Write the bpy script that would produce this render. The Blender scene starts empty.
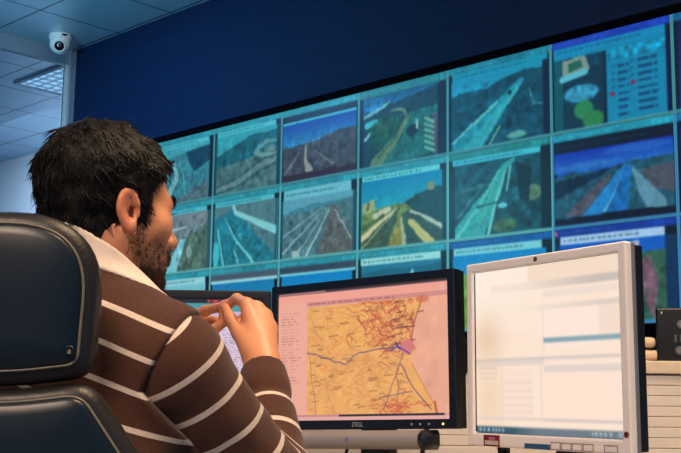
import bpy, bmesh, math, random
import numpy as np
from mathutils import Vector, Matrix
random.seed(7); RNG = np.random.default_rng(11)
SC = bpy.context.scene; COL = SC.collection
PI = math.pi
# ------------------------------------------------------------------ camera frame
F = 1110.0; PITCH = 0.15949; ROLL = 0.013858; CAMZ = 0.95
cp, sp, cr, sr = math.cos(PITCH), math.sin(PITCH), math.cos(ROLL), math.sin(ROLL)
FW = np.array([0, cp, sp]); UP0 = np.array([0, -sp, cp]); RT0 = np.array([1., 0, 0])
RT = RT0*cr + UP0*sr; UP = -RT0*sr + UP0*cr
EYE = np.array([0, 0, CAMZ])
def ray(px, py): return RT*(px-340.5)/F + UP*(226.5-py)/F + FW
def U(px, py, Y):
    r = ray(px, py); return EYE + r*(Y/r[1])
def Uz(px, py, z):
    r = ray(px, py); return EYE + r*((z-CAMZ)/r[2])
cam = bpy.data.cameras.new('camera'); co = bpy.data.objects.new('camera', cam); COL.objects.link(co)
cam.sensor_width = 36; cam.lens = 36*F/681; cam.clip_start = .05
co.matrix_world = Matrix(((RT[0], UP[0], -FW[0], 0), (RT[1], UP[1], -FW[1], 0), (RT[2], UP[2], -FW[2], CAMZ), (0, 0, 0, 1)))
SC.camera = co
SC.view_settings.view_transform = 'Standard'; SC.view_settings.look = 'None'
SC.view_settings.gamma = 1; SC.view_settings.use_curve_mapping = False; SC.view_settings.exposure = 0
# ------------------------------------------------------------------ materials
def s2l(c):
    c = np.asarray(c, float)/255.
    return np.where(c <= .04045, c/12.92, ((c+.055)/1.055)**2.4)
def rgba(c): return tuple(float(x) for x in s2l(c)) + (1.,)
class NT:
    def __init__(s, name):
        s.m = bpy.data.materials.new(name); s.m.use_nodes = True; s.t = s.m.node_tree
        s.b = s.t.nodes['Principled BSDF']; s.o = s.t.nodes['Material Output']
    def n(s, typ, **kw):
        n = s.t.nodes.new(typ)
        for k, v in kw.items():
            if hasattr(n, k): setattr(n, k, v)
            else: n.inputs[k.replace('_', ' ')].default_value = v
        return n
    def l(s, a, b): s.t.links.new(a, b)
def mat(name, c, rough=.5, metal=0, noise=.0, nscale=40, bump=0, bscale=200, spec=.5, coat=0, emit=None, es=1, sheen=0):
    k = NT(name); b = k.b
    b.inputs['Base Color'].default_value = rgba(c); b.inputs['Roughness'].default_value = rough
    b.inputs['Metallic'].default_value = metal; b.inputs['Specular IOR Level'].default_value = spec
    b.inputs['Coat Weight'].default_value = coat; b.inputs['Sheen Weight'].default_value = sheen
    tc = k.n('ShaderNodeTexCoord')
    if noise:
        nz = k.n('ShaderNodeTexNoise', Scale=nscale, Detail=3); k.l(tc.outputs['Object'], nz.inputs['Vector'])
        mx = k.n('ShaderNodeMix', data_type='RGBA'); a = np.array(c)
        mx.inputs[6].default_value = rgba(np.clip(a*(1-noise), 0, 255)); mx.inputs[7].default_value = rgba(np.clip(a*(1+noise), 0, 255))
        k.l(nz.outputs['Fac'], mx.inputs[0]); k.l(mx.outputs[2], b.inputs['Base Color'])
    if bump:
        nz = k.n('ShaderNodeTexNoise', Scale=bscale, Detail=2); k.l(tc.outputs['Object'], nz.inputs['Vector'])
        bp = k.n('ShaderNodeBump', Strength=bump, Distance=.002); k.l(nz.outputs['Fac'], bp.inputs['Height']); k.l(bp.outputs[0], b.inputs['Normal'])
    if emit is not None:
        b.inputs['Emission Color'].default_value = rgba(emit); b.inputs['Emission Strength'].default_value = es
    return k.m
def attr_mat(name, attr, emit=1.0, base=.02, rough=.3):
    k = NT(name); a = k.n('ShaderNodeAttribute', attribute_name=attr)
    k.b.inputs['Base Color'].default_value = (base, base, base, 1); k.b.inputs['Roughness'].default_value = rough
    k.l(a.outputs['Color'], k.b.inputs['Emission Color']); k.b.inputs['Emission Strength'].default_value = emit
    return k.m
# ------------------------------------------------------------------ mesh helpers
class MB:
    def __init__(s, M=None): s.v = []; s.f = []; s.M = M
    def add(s, vs, fs):
        o = len(s.v)
        for p in vs:
            p = Vector(p); s.v.append(tuple(s.M @ p if s.M is not None else p))
        s.f += [tuple(i+o for i in f) for f in fs]; return s
    def box(s, x0, x1, y0, y1, z0, z1):
        v = [(x, y, z) for z in (z0, z1) for y in (y0, y1) for x in (x0, x1)]
        return s.add(v, [(0, 2, 3, 1), (4, 5, 7, 6), (0, 1, 5, 4), (2, 6, 7, 3), (0, 4, 6, 2), (1, 3, 7, 5)])
    def loft(s, rings, cap=True):
        n = len(rings[0]); v = [p for r in rings for p in r]; f = []
        for i in range(len(rings)-1):
            for j in range(n):
                k = (j+1) % n; f.append((i*n+j, i*n+k, (i+1)*n+k, (i+1)*n+j))
        if cap: f += [tuple(range(n-1, -1, -1)), tuple((len(rings)-1)*n+j for j in range(n))]
        return s.add(v, f)
    def tube(s, pts, r, n=10):
        pts = [Vector(p) for p in pts]; rings = []
        rs = r if isinstance(r, (list, tuple)) else [r]*len(pts)
        ref = Vector((.31, .17, .93))
        for i, p in enumerate(pts):
            t = (pts[min(i+1, len(pts)-1)] - pts[max(i-1, 0)]).normalized()
            a = t.cross(ref).normalized(); b = t.cross(a)
            rings.append([tuple(p + (a*math.cos(2*PI*j/n) + b*math.sin(2*PI*j/n))*rs[i]) for j in range(n)])
        return s.loft(rings)
    def lathe(s, prof, n=32, M=None):
        rings = []
        for r, z in prof:
            ring = [Vector((r*math.cos(2*PI*j/n), r*math.sin(2*PI*j/n), z)) for j in range(n)]
            rings.append([tuple(M @ p) if M is not None else tuple(p) for p in ring])
        return s.loft(rings)
    def grid_frame(s, ox0, ox1, oz0, oz1, ix0, ix1, iz0, iz1, y0, y1):
        # picture-frame solid: outer rectangle with a rectangular hole, front y0, back y1
        o = [(ox0, oz0), (ox1, oz0), (ox1, oz1), (ox0, oz1)]; i = [(ix0, iz0), (ix1, iz0), (ix1, iz1), (ix0, iz1)]
        v = [(x, y, z) for y in (y0, y1) for lst in (o, i) for x, z in lst]; f = []
        for j in range(4):
            k = (j+1) % 4
            f += [(j, k, 4+k, 4+j), (8+j, 12+j, 12+k, 8+k), (j, 8+j, 8+k, k), (4+j, 4+k, 12+k, 12+j)]
        return s.add(v, f)
    def build(s, name, m, parent=None, smooth=False, bevel=0, seg=2):
        me = bpy.data.meshes.new(name); me.from_pydata(s.v, [], s.f)
        bm = bmesh.new(); bm.from_mesh(me); bmesh.ops.recalc_face_normals(bm, faces=bm.faces); bm.to_mesh(me); bm.free()
        return link(name, me, m, parent, smooth, bevel, seg)
def link(name, me, m, parent=None, smooth=False, bevel=0, seg=2):
    o = bpy.data.objects.new(name, me); COL.objects.link(o)
    if m: me.materials.append(m)
    if parent: o.parent = parent
    if smooth:
        me.polygons.foreach_set('use_smooth', [True]*len(me.polygons))
    if bevel:
        b = o.modifiers.new('bevel', 'BEVEL'); b.width = bevel; b.segments = seg; b.limit_method = 'ANGLE'; b.angle_limit = .6
        me.polygons.foreach_set('use_smooth', [True]*len(me.polygons))
        w = o.modifiers.new('wn', 'WEIGHTED_NORMAL'); w.keep_sharp = True
    return o
def empty(name, label, cat, M=None, group=None):
    o = bpy.data.objects.new(name, None); COL.objects.link(o); o.empty_display_size = .05
    if M is not None: o.matrix_world = M
    return tag(o, label, cat, group)
def tag(o, label, cat, group=None):
    o['label'] = label; o['category'] = cat
    if group: o['group'] = group
    return o
def struct(o): o['kind'] = 'structure'; return o
def frame_M(loc, xdir):
    x = Vector((xdir[0], xdir[1], 0)).normalized(); z = Vector((0, 0, 1)); y = z.cross(x)
    return Matrix(((x[0], y[0], 0, loc[0]), (x[1], y[1], 0, loc[1]), (0, 0, 1, loc[2]), (0, 0, 0, 1)))
# ------------------------------------------------------------------ painter for screens
class Pic:
    def __init__(s, w, h, c):
        s.w, s.h = w, h
        s.u, s.vv = np.meshgrid(np.linspace(0, 1, w), np.linspace(0, 1, h))
        s.a = np.ones((h, w, 3))*np.array(c, float)
    def put(s, m, c):
        m = np.clip(m, 0, 1)[..., None]; s.a = s.a*(1-m) + np.array(c, float)*m; return s
    def rect(s, u0, v0, u1, v1, c, al=1): return s.put(((s.u >= u0) & (s.u <= u1) & (s.vv >= v0) & (s.vv <= v1))*al, c)
    def grad(s, u0, v0, u1, v1, c0, c1):
        m = ((s.u >= u0) & (s.u <= u1) & (s.vv >= v0) & (s.vv <= v1)); t = np.clip((s.vv-v0)/(v1-v0+1e-9), 0, 1)[..., None]
        col = np.array(c0, float)*(1-t) + np.array(c1, float)*t; s.a = np.where(m[..., None], col, s.a); return s
    def poly(s, pts, c, al=1):
        ins = np.zeros(s.u.shape, bool); n = len(pts)
        for i in range(n):
            x0, y0 = pts[i]; x1, y1 = pts[(i+1) % n]
            if y0 == y1: continue
            cond = (y0 > s.vv) != (y1 > s.vv)
            ins ^= cond & (s.u < (x1-x0)*(s.vv-y0)/(y1-y0) + x0)
        return s.put(ins*al, c)
    def line(s, pts, w, c, al=1):
        n = len(pts); ws = w if isinstance(w, (list, tuple)) else [w]*n; asp = s.h/s.w
        m = np.zeros(s.u.shape)
        for i in range(n-1):
            ax, ay = pts[i]; bx, by = pts[i+1]; ay_, by_ = ay*asp, by*asp
            dx, dy = bx-ax, by_-ay_; L = dx*dx+dy*dy+1e-12
            t = np.clip(((s.u-ax)*dx + (s.vv*asp-ay_)*dy)/L, 0, 1)
            d = np.hypot(s.u-ax-t*dx, s.vv*asp-ay_-t*dy); ww = ws[i]+(ws[i+1]-ws[i])*t
            m = np.maximum(m, np.clip((ww/2-d)*s.w+.5, 0, 1)*np.clip(ww*s.w, 0, 1))
        return s.put(m*al, c)
    def blob(s, u, v, ru, rv, c, al=1): return s.put(np.clip((1-((s.u-u)/ru)**2-((s.vv-v)/rv)**2)*3, 0, 1)*al, c)
    def noise(s, amp, sc, box=(0, 0, 1, 1)):
        g = RNG.normal(size=(int(sc)+2, int(sc*1.3)+2)); x = s.u*(g.shape[1]-2); y = s.vv*(g.shape[0]-2)
        i = x.astype(int); j = y.astype(int); fx = x-i; fy = y-j; fx = fx*fx*(3-2*fx); fy = fy*fy*(3-2*fy)
        z = (g[j, i]*(1-fx)+g[j, i+1]*fx)*(1-fy) + (g[j+1, i]*(1-fx)+g[j+1, i+1]*fx)*fy
        m = ((s.u >= box[0]) & (s.u <= box[2]) & (s.vv >= box[1]) & (s.vv <= box[3]))
        s.a = np.where(m[..., None], s.a*(1+.5*amp*z[..., None]), s.a); return s
    def dashes(s, u0, u1, v, h, c, al=1, lo=.012, hi=.05):
        x = u0
        while x < u1:
            w = random.uniform(lo, hi); s.rect(x, v-h/2, min(x+w, u1), v+h/2, c, al); x += w + random.uniform(.008, .02)
        return s
    def mesh(s, name, x0, x1, z0, z1, y, M=None):
        # screen sheet facing -y, vertex-coloured
        w, h = s.w, s.h; X = np.linspace(x0, x1, w); Z = np.linspace(z1, z0, h)
        xx, zz = np.meshgrid(X, Z); P = np.stack([xx, np.full_like(xx, y), zz], -1).reshape(-1, 3)
        if M is not None:
            A = np.array(M); P = P@A[:3, :3].T + A[:3, 3]
        idx = np.arange(w*h).reshape(h, w)
        q = np.stack([idx[:-1, :-1], idx[1:, :-1], idx[1:, 1:], idx[:-1, 1:]], -1).reshape(-1, 4)
        me = bpy.data.meshes.new(name); me.from_pydata(P.tolist(), [], q.tolist())
        at = me.color_attributes.new('picture', 'FLOAT_COLOR', 'POINT')
        c = np.ones((w*h, 4), np.float32); c[:, :3] = s2l(np.clip(s.a, 0, 255)).reshape(-1, 3)
        at.data.foreach_set('color', c.ravel()); return me
# ------------------------------------------------------------------ implicit surfaces
def smin(a, b, k):
    h = np.clip(.5+.5*(b-a)/k, 0, 1); return b+(a-b)*h-k*h*(1-h)
def smax(a, b, k): return -smin(-a, -b, k)
def ell(P, c, r, R=None):
    q = P-np.asarray(c, np.float32)
    if R is not None: q = q@np.asarray(R, np.float32)
    r = np.asarray(r, np.float32); k0 = np.linalg.norm(q/r, axis=1); k1 = np.linalg.norm(q/(r*r), axis=1)+1e-9
    return k0*(k0-1)/k1
def cone(P, a, b, ra, rb):
    a = np.asarray(a, np.float32); b = np.asarray(b, np.float32); d = b-a
    t = np.clip((P-a)@d/(d@d+1e-12), 0, 1); return np.linalg.norm(P-a-t[:, None]*d, axis=1)-(ra+t*(rb-ra))
def chain(P, pts, rs, k):
    d = None
    for i in range(len(pts)-1):
        e = cone(P, pts[i], pts[i+1], rs[i], rs[i+1]); d = e if d is None else smin(d, e, k)
    return d
def ripple(P, f, ph=0):
    x, y, z = P[:, 0]*f, P[:, 1]*f, P[:, 2]*f
    return (np.sin(x+1.7*np.sin(y*.9+ph))+np.sin(y*1.1+1.3*np.sin(z*1.05+ph*2))+np.sin(z*.93+1.5*np.sin(x*1.2+ph)))/3
def nets(f, lo, hi, h, B=8):
    lo = np.array(lo, np.float32); n = (np.ceil((np.array(hi)-lo)/h/B).astype(int)+1)*B
    nb = n//B; C = np.stack(np.meshgrid(*[np.arange(k) for k in nb], indexing='ij'), -1).reshape(-1, 3)
    cc = (lo+(C*B+(B-1)/2)*h).astype(np.float32)
    dc = np.concatenate([f(cc[i:i+300000]) for i in range(0, len(cc), 300000)])
    act = np.abs(dc) < B*h*1.25
    G = np.repeat(np.repeat(np.repeat(np.where(dc < 0, -1, 1).astype(np.float32).reshape(nb), B, 0), B, 1), B, 2)
    off = np.stack(np.meshgrid(*[np.arange(B)]*3, indexing='ij'), -1).reshape(-1, 3)
    ac = C[act]
    for i in range(0, len(ac), 600):
        ix = (ac[i:i+600, None, :]*B+off[None]).reshape(-1, 3)
        G[ix[:, 0], ix[:, 1], ix[:, 2]] = f((lo+ix*h).astype(np.float32))
    ins = G < 0; m = ins[:-1, :-1, :-1].astype(np.int8)*0
    corners = [(a, b, c) for a in (0, 1) for b in (0, 1) for c in (0, 1)]
    S = [slice(0, -1), slice(1, None)]
    for a, b, c in corners: m = m+ins[S[a], S[b], S[c]]
    cells = np.argwhere((m > 0) & (m < 8)); vid = np.full(m.shape, -1, np.int32); vid[tuple(cells.T)] = np.arange(len(cells))
    acc = np.zeros((len(cells), 3)); cnt = np.zeros(len(cells))
    for a in corners:
        for ax in range(3):
            if a[ax]: continue
            b = list(a); b[ax] = 1
            va = G[tuple((cells+a).T)]; vb = G[tuple((cells+b).T)]; s = (va < 0) != (vb < 0)
            t = np.where(s, va/(va-vb+1e-20), 0); p = np.array(a, float)+t[:, None]*(np.array(b)-np.array(a))
            acc += np.where(s[:, None], p, 0); cnt += s
    V = lo+(cells+acc/np.maximum(cnt, 1)[:, None])*h
    Q = []
    for ax in range(3):
        sl0 = [slice(None)]*3; sl1 = [slice(None)]*3; sl0[ax] = slice(0, -1); sl1[ax] = slice(1, None)
        e = np.argwhere(ins[tuple(sl0)] != ins[tuple(sl1)]); b, c = (ax+1) % 3, (ax+2) % 3
        e = e[(e[:, b] > 0) & (e[:, c] > 0) & (e[:, b] < m.shape[b]) & (e[:, c] < m.shape[c]) & (e[:, ax] < m.shape[ax])]
        if not len(e): continue
        eb = np.zeros(3, int); eb[b] = 1; ec = np.zeros(3, int); ec[c] = 1
        q = np.stack([vid[tuple((e-eb-ec).T)], vid[tuple((e-ec).T)], vid[tuple(e.T)], vid[tuple((e-eb).T)]], 1)
        fl = ~ins[tuple(e.T)]; q[fl] = q[fl][:, ::-1]; Q.append(q)
    Q = np.concatenate(Q); Q = Q[(Q >= 0).all(1)]
    return V.astype(np.float32), Q
def grad(f, V, e=.002):
    g = np.stack([f(V+np.eye(3, dtype=np.float32)[i]*e)-f(V-np.eye(3, dtype=np.float32)[i]*e) for i in range(3)], 1)
    return g/(np.linalg.norm(g, axis=1, keepdims=True)+1e-9)
def np_obj(name, V, Q, m, parent, attrs=None, cols=None):
    me = bpy.data.meshes.new(name); me.from_pydata(V.tolist(), [], Q.tolist())
    for k, a in (attrs or {}).items():
        at = me.attributes.new(k, 'FLOAT', 'POINT'); at.data.foreach_set('value', a.astype(np.float32))
    if cols is not None:
        at = me.color_attributes.new('tint', 'FLOAT_COLOR', 'POINT'); c = np.ones((len(V), 4), np.float32); c[:, :3] = cols
        at.data.foreach_set('color', c.ravel())
    me.update(); return link(name, me, m, parent, smooth=True)
def strands(P, D, N, L, r, curl=.3, droop=0, K=4):
    # tapered three-sided locks rooted at P, leaving along D, bent towards -N
    n = len(P); L = np.broadcast_to(L, (n,)); rr = np.broadcast_to(r, (n,)); V = []; side = np.cross(D, N); side /= np.linalg.norm(side, axis=1, keepdims=True)+1e-9
    wob = RNG.normal(size=(n, 1))*curl
    for k in range(K):
        t = k/(K-1)
        c = P+D*(L*t)[:, None]+side*(wob*t*t*L[:, None])+N*((L*t*(1-t)*.35)[:, None])-np.array([0, 0, 1])*((droop*L*t*t)[:, None])
        w = (rr*(1-t*.92))[:, None]
        for j in range(3):
            a = 2*PI*j/3; V.append(c+side*w*math.cos(a)+N*w*math.sin(a))
    V = np.stack(V, 1); base = (np.arange(n)*3*K)[:, None]; Fs = []
    for k in range(K-1):
        for j in range(3):
            jj = (j+1) % 3; Fs.append(base+np.array([k*3+j, k*3+jj, (k+1)*3+jj, (k+1)*3+j]))
    return V.reshape(-1, 3), np.stack(Fs, 1).reshape(-1, 4)
# ================================================================== ROOM
A = 0.77094; D = np.array([math.cos(A), -math.sin(A), 0]); N = np.array([-math.sin(A), -math.cos(A), 0])
P0 = np.array([-1.78807, 15.2037, 3.80984])*.5+EYE            # display wall, top of the seam at s = 0
CELL_W = .5*1.39034; CELL_H = .5
def W(s, t, z): return P0*np.array([1, 1, 0])+D*s+N*t+np.array([0, 0, z])
ROOM = frame_M(W(0, 0, 0), D)     # local x along the display wall, local y away from the viewer, z up
CEIL = 3.85; CORN = -1.95
m_navy = mat('navy_wall_fabric', (13, 38, 96), .85, noise=.18, nscale=30, bump=.3, bscale=300)
def navy():
    k = NT('navy_panelling'); tc = k.n('ShaderNodeTexCoord'); mp = k.n('ShaderNodeMapping'); mp.inputs['Scale'].default_value = (.4, 1, 26)
    nz = k.n('ShaderNodeTexNoise', Scale=1.4, Detail=3); k.l(tc.outputs['Object'], mp.inputs[0]); k.l(mp.outputs[0], nz.inputs['Vector'])
    r = k.n('ShaderNodeValToRGB'); r.color_ramp.elements[0].color = rgba((4, 27, 61)); r.color_ramp.elements[1].color = rgba((6, 35, 73))
    r.color_ramp.elements[0].position = .3; r.color_ramp.elements[1].position = .75
    k.l(nz.outputs['Fac'], r.inputs[0]); k.l(r.outputs[0], k.b.inputs['Base Color']); k.b.inputs['Roughness'].default_value = .75
    k.b.inputs['Specular IOR Level'].default_value = .2
    return k.m
m_navy = navy()
m_black = mat('black_plastic', (9, 10, 13), .4, noise=.1)
m_dark = mat('dark_trim_and_shadow_gap', (3, 3, 8), .9, noise=.1, spec=.05)
m_alu = mat('aluminium_highlight', (226, 222, 216), .35, metal=.3, noise=.08, nscale=60)
m_alu_d = mat('grey_aluminium', (150, 160, 172), .4, metal=.3, noise=.08, nscale=60)
m_offwhite = mat('cold_white_paint', (206, 208, 214), .8, noise=.04)
m_floor = mat('grey_carpet', (104, 110, 118), .95, noise=.2, nscale=120)
def ceiling_mat():
    k = NT('metal_ceiling_tiles'); tc = k.n('ShaderNodeTexCoord'); sx = k.n('ShaderNodeSeparateXYZ'); k.l(tc.outputs['Object'], sx.inputs[0])
    outs = []
    for ax, off in ((0, -CORN), (1, 0)):
        a = k.n('ShaderNodeMath', operation='ADD'); a.inputs[1].default_value = off+69; k.l(sx.outputs[ax], a.inputs[0])
        d = k.n('ShaderNodeMath', operation='DIVIDE'); d.inputs[1].default_value = .69; k.l(a.outputs[0], d.inputs[0])
        f = k.n('ShaderNodeMath', operation='FRACT'); k.l(d.outputs[0], f.inputs[0])
        s = k.n('ShaderNodeMath', operation='SUBTRACT'); s.inputs[1].default_value = .5; k.l(f.outputs[0], s.inputs[0])
        b = k.n('ShaderNodeMath', operation='ABSOLUTE'); k.l(s.outputs[0], b.inputs[0]); outs.append(b)
    mx = k.n('ShaderNodeMath', operation='MAXIMUM'); k.l(outs[0].outputs[0], mx.inputs[0]); k.l(outs[1].outputs[0], mx.inputs[1])
    g = k.n('ShaderNodeMath', operation='GREATER_THAN'); g.inputs[1].default_value = .488; k.l(mx.outputs[0], g.inputs[0])
    c = k.n('ShaderNodeMix', data_type='RGBA'); c.inputs[6].default_value = rgba((180, 212, 232)); c.inputs[7].default_value = rgba((60, 90, 120))
    k.l(g.outputs[0], c.inputs[0]); k.l(c.outputs[2], k.b.inputs['Base Color'])
    k.b.inputs['Metallic'].default_value = .35; k.b.inputs['Roughness'].default_value = .32
    return k.m
m_ceil = ceiling_mat()
root_parts = []
def room(name, mb, m, **kw):
    o = mb.build(name, m, **kw); return struct(o)
room('floor', MB(ROOM).box(-8, 9, -9.5, 5.2, -.05, 0), m_floor)
c = MB().box(-8, 9, -9.5, 5.2, CEIL, CEIL+.05).build('ceiling', m_ceil); c.matrix_world = ROOM; struct(c)
TOPZ = float(P0[2]); BOTZ = TOPZ-3*CELL_H; S0 = -CELL_W; S1 = 6*CELL_W
wb = MB().box(CORN+.06, 9, .03, .12, TOPZ+.036, CEIL).box(CORN+.06, S0-.02, .03, .12, 0, TOPZ+.036).box(S1+.02, 9, .03, .12, 0, TOPZ+.036).box(S0-.02, S1+.02, .03, .12, 0, BOTZ-.05)
o = wb.build('wall_back', m_navy); o.matrix_world = ROOM; struct(o)
room('shadow_gap_strip', MB(ROOM).box(S0-.02, S1+.02, -.02, .3, TOPZ+.004, TOPZ+.04), m_dark)  # near-black strip painted in for the shadow gap above the displays
room('trim_2', MB(ROOM).box(S0-.02, S1+.02, -.02, .3, BOTZ-.055, BOTZ-.004), m_dark)
# glazed partition on the left with its aluminium frame
gl = NT('partition_glass'); gl.t.nodes.remove(gl.b)
tr = gl.n('ShaderNodeBsdfTransparent'); tr.inputs[0].default_value = (.66, .84, .97, 1); gs = gl.n('ShaderNodeBsdfGlossy'); gs.inputs['Roughness'].default_value = .02
fr = gl.n('ShaderNodeFresnel', IOR=1.35); mxs = gl.n('ShaderNodeMixShader'); gl.l(fr.outputs[0], mxs.inputs[0]); gl.l(tr.outputs[0], mxs.inputs[1]); gl.l(gs.outputs[0], mxs.inputs[2]); gl.l(mxs.outputs[0], gl.o.inputs[0])
wf = MB(ROOM)
wf.box(CORN-.03, CORN+.03, -5, .05, CEIL-.135, CEIL).box(CORN-.03, CORN+.03, -5, .05, 0, .1)
wf.box(CORN-.03, CORN+.01, -.03, .06, .1, CEIL-.135)
for k in (1, 2, 3, 4): wf.box(CORN-.03, CORN+.03, -1.25*k-.03, -1.25*k+.03, .1, CEIL-.135)
fo = wf.build('window_1', m_alu_d, bevel=.004); struct(fo)
g = MB(ROOM)
for k in range(4): g.box(CORN-.005, CORN+.005, -1.25*(k+1)+.03, -1.25*k-.03, .1, CEIL-.135)
go = g.build('window_pane', gl.m, fo)
go.visible_shadow = True
room('post_highlight_strip', MB(ROOM).box(CORN+.012, CORN+.028, -.045, .05, .0, CEIL), m_alu)  # bright highlight on the corner post, built as a paler strip
room('trim_4', MB(ROOM).box(CORN+.03, CORN+.065, -.02, .05, .0, CEIL), m_alu_d)
ft = Uz(20, 157, CEIL); ft_y = -float((ft-W(0, 0, 0))@N)
room('wall_far', MB(ROOM).box(-8, 3, ft_y, ft_y+.1, 0, CEIL), m_offwhite)
room('wall_left', MB(ROOM).box(-8.1, -8, -9.5, 5.2, 0, CEIL), m_offwhite)
# louvred luminaire in the neighbouring room
lc = Uz(13, 85, CEIL-.03); ls = float((lc-W(0, 0, 0))@D); lt = -float((lc-W(0, 0, 0))@N)
lum = empty('ceiling_light', 'white louvred ceiling light seen through the glass partition', 'ceiling light', frame_M(W(ls+.6, -(lt+.6), CEIL), D))
MB().grid_frame(-.6, .6, -.6, .6, -.56, .56, -.56, .56, -.02, 0).build('light_frame', m_offwhite, lum).data.transform(Matrix.Rotation(PI/2, 4, 'X'))
lv = MB()
for k in range(-5, 6): lv.box(-.56, .56, k*.1-.006, k*.1+.006, -.024, -.012)
for k in range(-4, 5): lv.box(k*.12-.004, k*.12+.004, -.56, .56, -.024, -.012)
lv.build('louvre', mat('white_louvre', (235, 238, 240), .3), lum)
MB().box(-.56, .56, -.56, .56, -.012, -.004).build('light_tube_panel', mat('light_panel', (240, 245, 250), .5, emit=(190, 222, 240), es=.9), lum)
# ------------------------------------------------------------------ security camera
cc = Uz(60.5, 35, CEIL)
M = frame_M((cc[0], cc[1], CEIL), (1, 0, 0)); aim = (Vector(EYE)-Vector((cc[0], cc[1], CEIL-.09))).normalized(); aim = (aim+Vector((-.05, .0, -.22))).normalized()
sec = empty('security_camera', 'white dome security camera under the ceiling in the left corner', 'camera', M)
m_wht = mat('white_plastic', (248, 236, 230), .35, noise=.03)
MB().lathe([(.0, 0), (.086, 0), (.09, -.008), (.09, -.036), (.083, -.05), (.0, -.05)]).build('mount_base', m_wht, sec, smooth=True)
prof = [(.082*math.sin(a), .082*math.cos(a)) for a in np.linspace(.02, PI-.02, 18)]
MB().lathe([(r, z-.075) for r, z in prof]).build('dome_housing', m_wht, sec, smooth=True)
ax = aim.to_track_quat('Z', 'Y').to_matrix().to_4x4(); LM = Matrix.Translation((0, 0, -.075)) @ ax
MB().lathe([(.0, .07), (.046, .07), (.048, .084), (.042, .088), (.040, .08), (0, .08)], M=LM).build('lens_ring', m_wht, sec, smooth=True)
MB().lathe([(0, .076), (.040, .078), (.034, .086), (.018, .091), (0, .092)], M=LM).build('lens', mat('lens_black', (6, 7, 12), .12), sec, smooth=True)
MB().box(.035, .07, -.095, -.07, -.03, -.022).build('housing_slot', m_dark, sec)
# ================================================================== VIDEO WALL
m_scr = attr_mat('display_picture', 'picture', 1.0, .01, .35)
CW, CH = 132, 96
CY = (78, 190, 205); TL = (38, 140, 158)
def base_cell(sky, title=TL, cap=CY, cap_u=(.05, .92), capv=(.075, .145), edge=(96, 200, 205)):
    p = Pic(CW, CH, (6, 22, 40)); p.grad(.045, capv[1], .94, .97, *sky)
    p.rect(0, .0, 1, capv[0], title); p.noise(.12, 14, (0, 0, 1, capv[0])); p.dashes(.06, .5, capv[0]*.5, .02, tuple(min(255, x+40) for x in title), .6)
    for k in (.82, .87, .92): p.rect(k, .018, k+.035, capv[0]-.015, tuple(min(255, x*1.35) for x in title), .6)
    if cap is not None:
        p.rect(cap_u[0], capv[0], cap_u[1], capv[1], cap); p.dashes(cap_u[0]+.03, cap_u[1]*.8, (capv[0]+capv[1])/2, .022, (10, 60, 90), .55, .015, .04)
    return p
def finish(p, edge=(84, 176, 178), bottom=True, mott=1.0):
    if bottom: p.rect(0, .965, 1, 1, edge); p.rect(0, .98, 1, 1, tuple(x*.8 for x in edge))
    R2 = np.random.default_rng(int(p.a.sum()) % 99991)
    def smooth(sc):
        g = R2.normal(size=(int(sc)+2, int(sc*1.3)+2)); x = p.u*(g.shape[1]-2); y = p.vv*(g.shape[0]-2); i = x.astype(int); j = y.astype(int); fx = x-i; fy = y-j; fx = fx*fx*(3-2*fx); fy = fy*fy*(3-2*fy)
        return (g[j, i]*(1-fx)+g[j, i+1]*fx)*(1-fy)+(g[j+1, i]*(1-fx)+g[j+1, i+1]*fx)*fy
    inner = np.clip((p.vv-.17)/.05, 0, 1)*np.clip((.95-p.vv)/.03, 0, 1)*np.clip((p.u-.06)/.05, 0, 1)*np.clip((.92-p.u)/.05, 0, 1)
    jj, ii = np.meshgrid(np.arange(p.h), np.arange(p.w), indexing='ij')
    dj = (smooth(7)*.5+smooth(26)*.25)*inner*mott; di = (smooth(7)*.5+smooth(26)*.3)*inner*mott
    p.a = p.a[np.clip(np.rint(jj+dj), 0, p.h-1).astype(int), np.clip(np.rint(ii+di), 0, p.w-1).astype(int)]
    lum_ = p.a.mean(-1); land = inner*np.clip((150-lum_)/60, 0, 1)*np.clip((p.vv-.3)/.1, 0, 1)*mott
    p.a = p.a*(1+(land*(.10*smooth(14)+.09*smooth(34)+.08*smooth(60)))[..., None])*.94
    for _ in range(2):
        e = np.pad(p.a, ((1, 1), (1, 1), (0, 0)), 'edge'); p.a = (e[1:-1, 1:-1]*2+e[:-2, 1:-1]+e[2:, 1:-1]+e[1:-1, :-2]+e[1:-1, 2:])/6
    p.noise(.05, 40); p.rect(0, 0, .012, 1, tuple(x*.92 for x in edge)); p.rect(.988, 0, 1, 1, tuple(x*.92 for x in edge)); p.rect(.014, .16, .021, .96, (4, 24, 40), .6); p.rect(.979, .16, .986, .96, (4, 24, 40), .6); return p
def hills(p, ys, c, v1=.965, u0=.045, u1=.94):
    n = len(ys); pts = [(u0+(u1-u0)*i/(n-1), y) for i, y in enumerate(ys)]
    return p.poly(pts+[(u1, v1), (u0, v1)], c)
def sides(p, c=(5, 20, 38), l=.05, r=.935, v0=.145):
    p.rect(.011, v0, l, .965, c); p.rect(r, v0, .989, .965, c); return p
def c_m1_0():
    p = base_cell(((60, 160, 178), (40, 120, 140))); hills(p, [.3, .28, .26, .24, .2, .2], (48, 122, 138)); p.poly([(.55, .24), (.94, .2), (.94, .42), (.7, .55), (.6, .4)], (10, 62, 88))
    p.line([(.2, .95), (.4, .6), (.36, .4), (.2, .32)], [.1, .07, .05, .03], (112, 176, 182)); p.line([(.55, .95), (.52, .6), (.45, .4)], .012, (90, 190, 200)); p.poly([(.3, .97), (.9, .7), (.94, .97)], (70, 104, 112)); p.noise(.14, 16, (.05, .15, .94, .96)); return sides(p)
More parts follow.
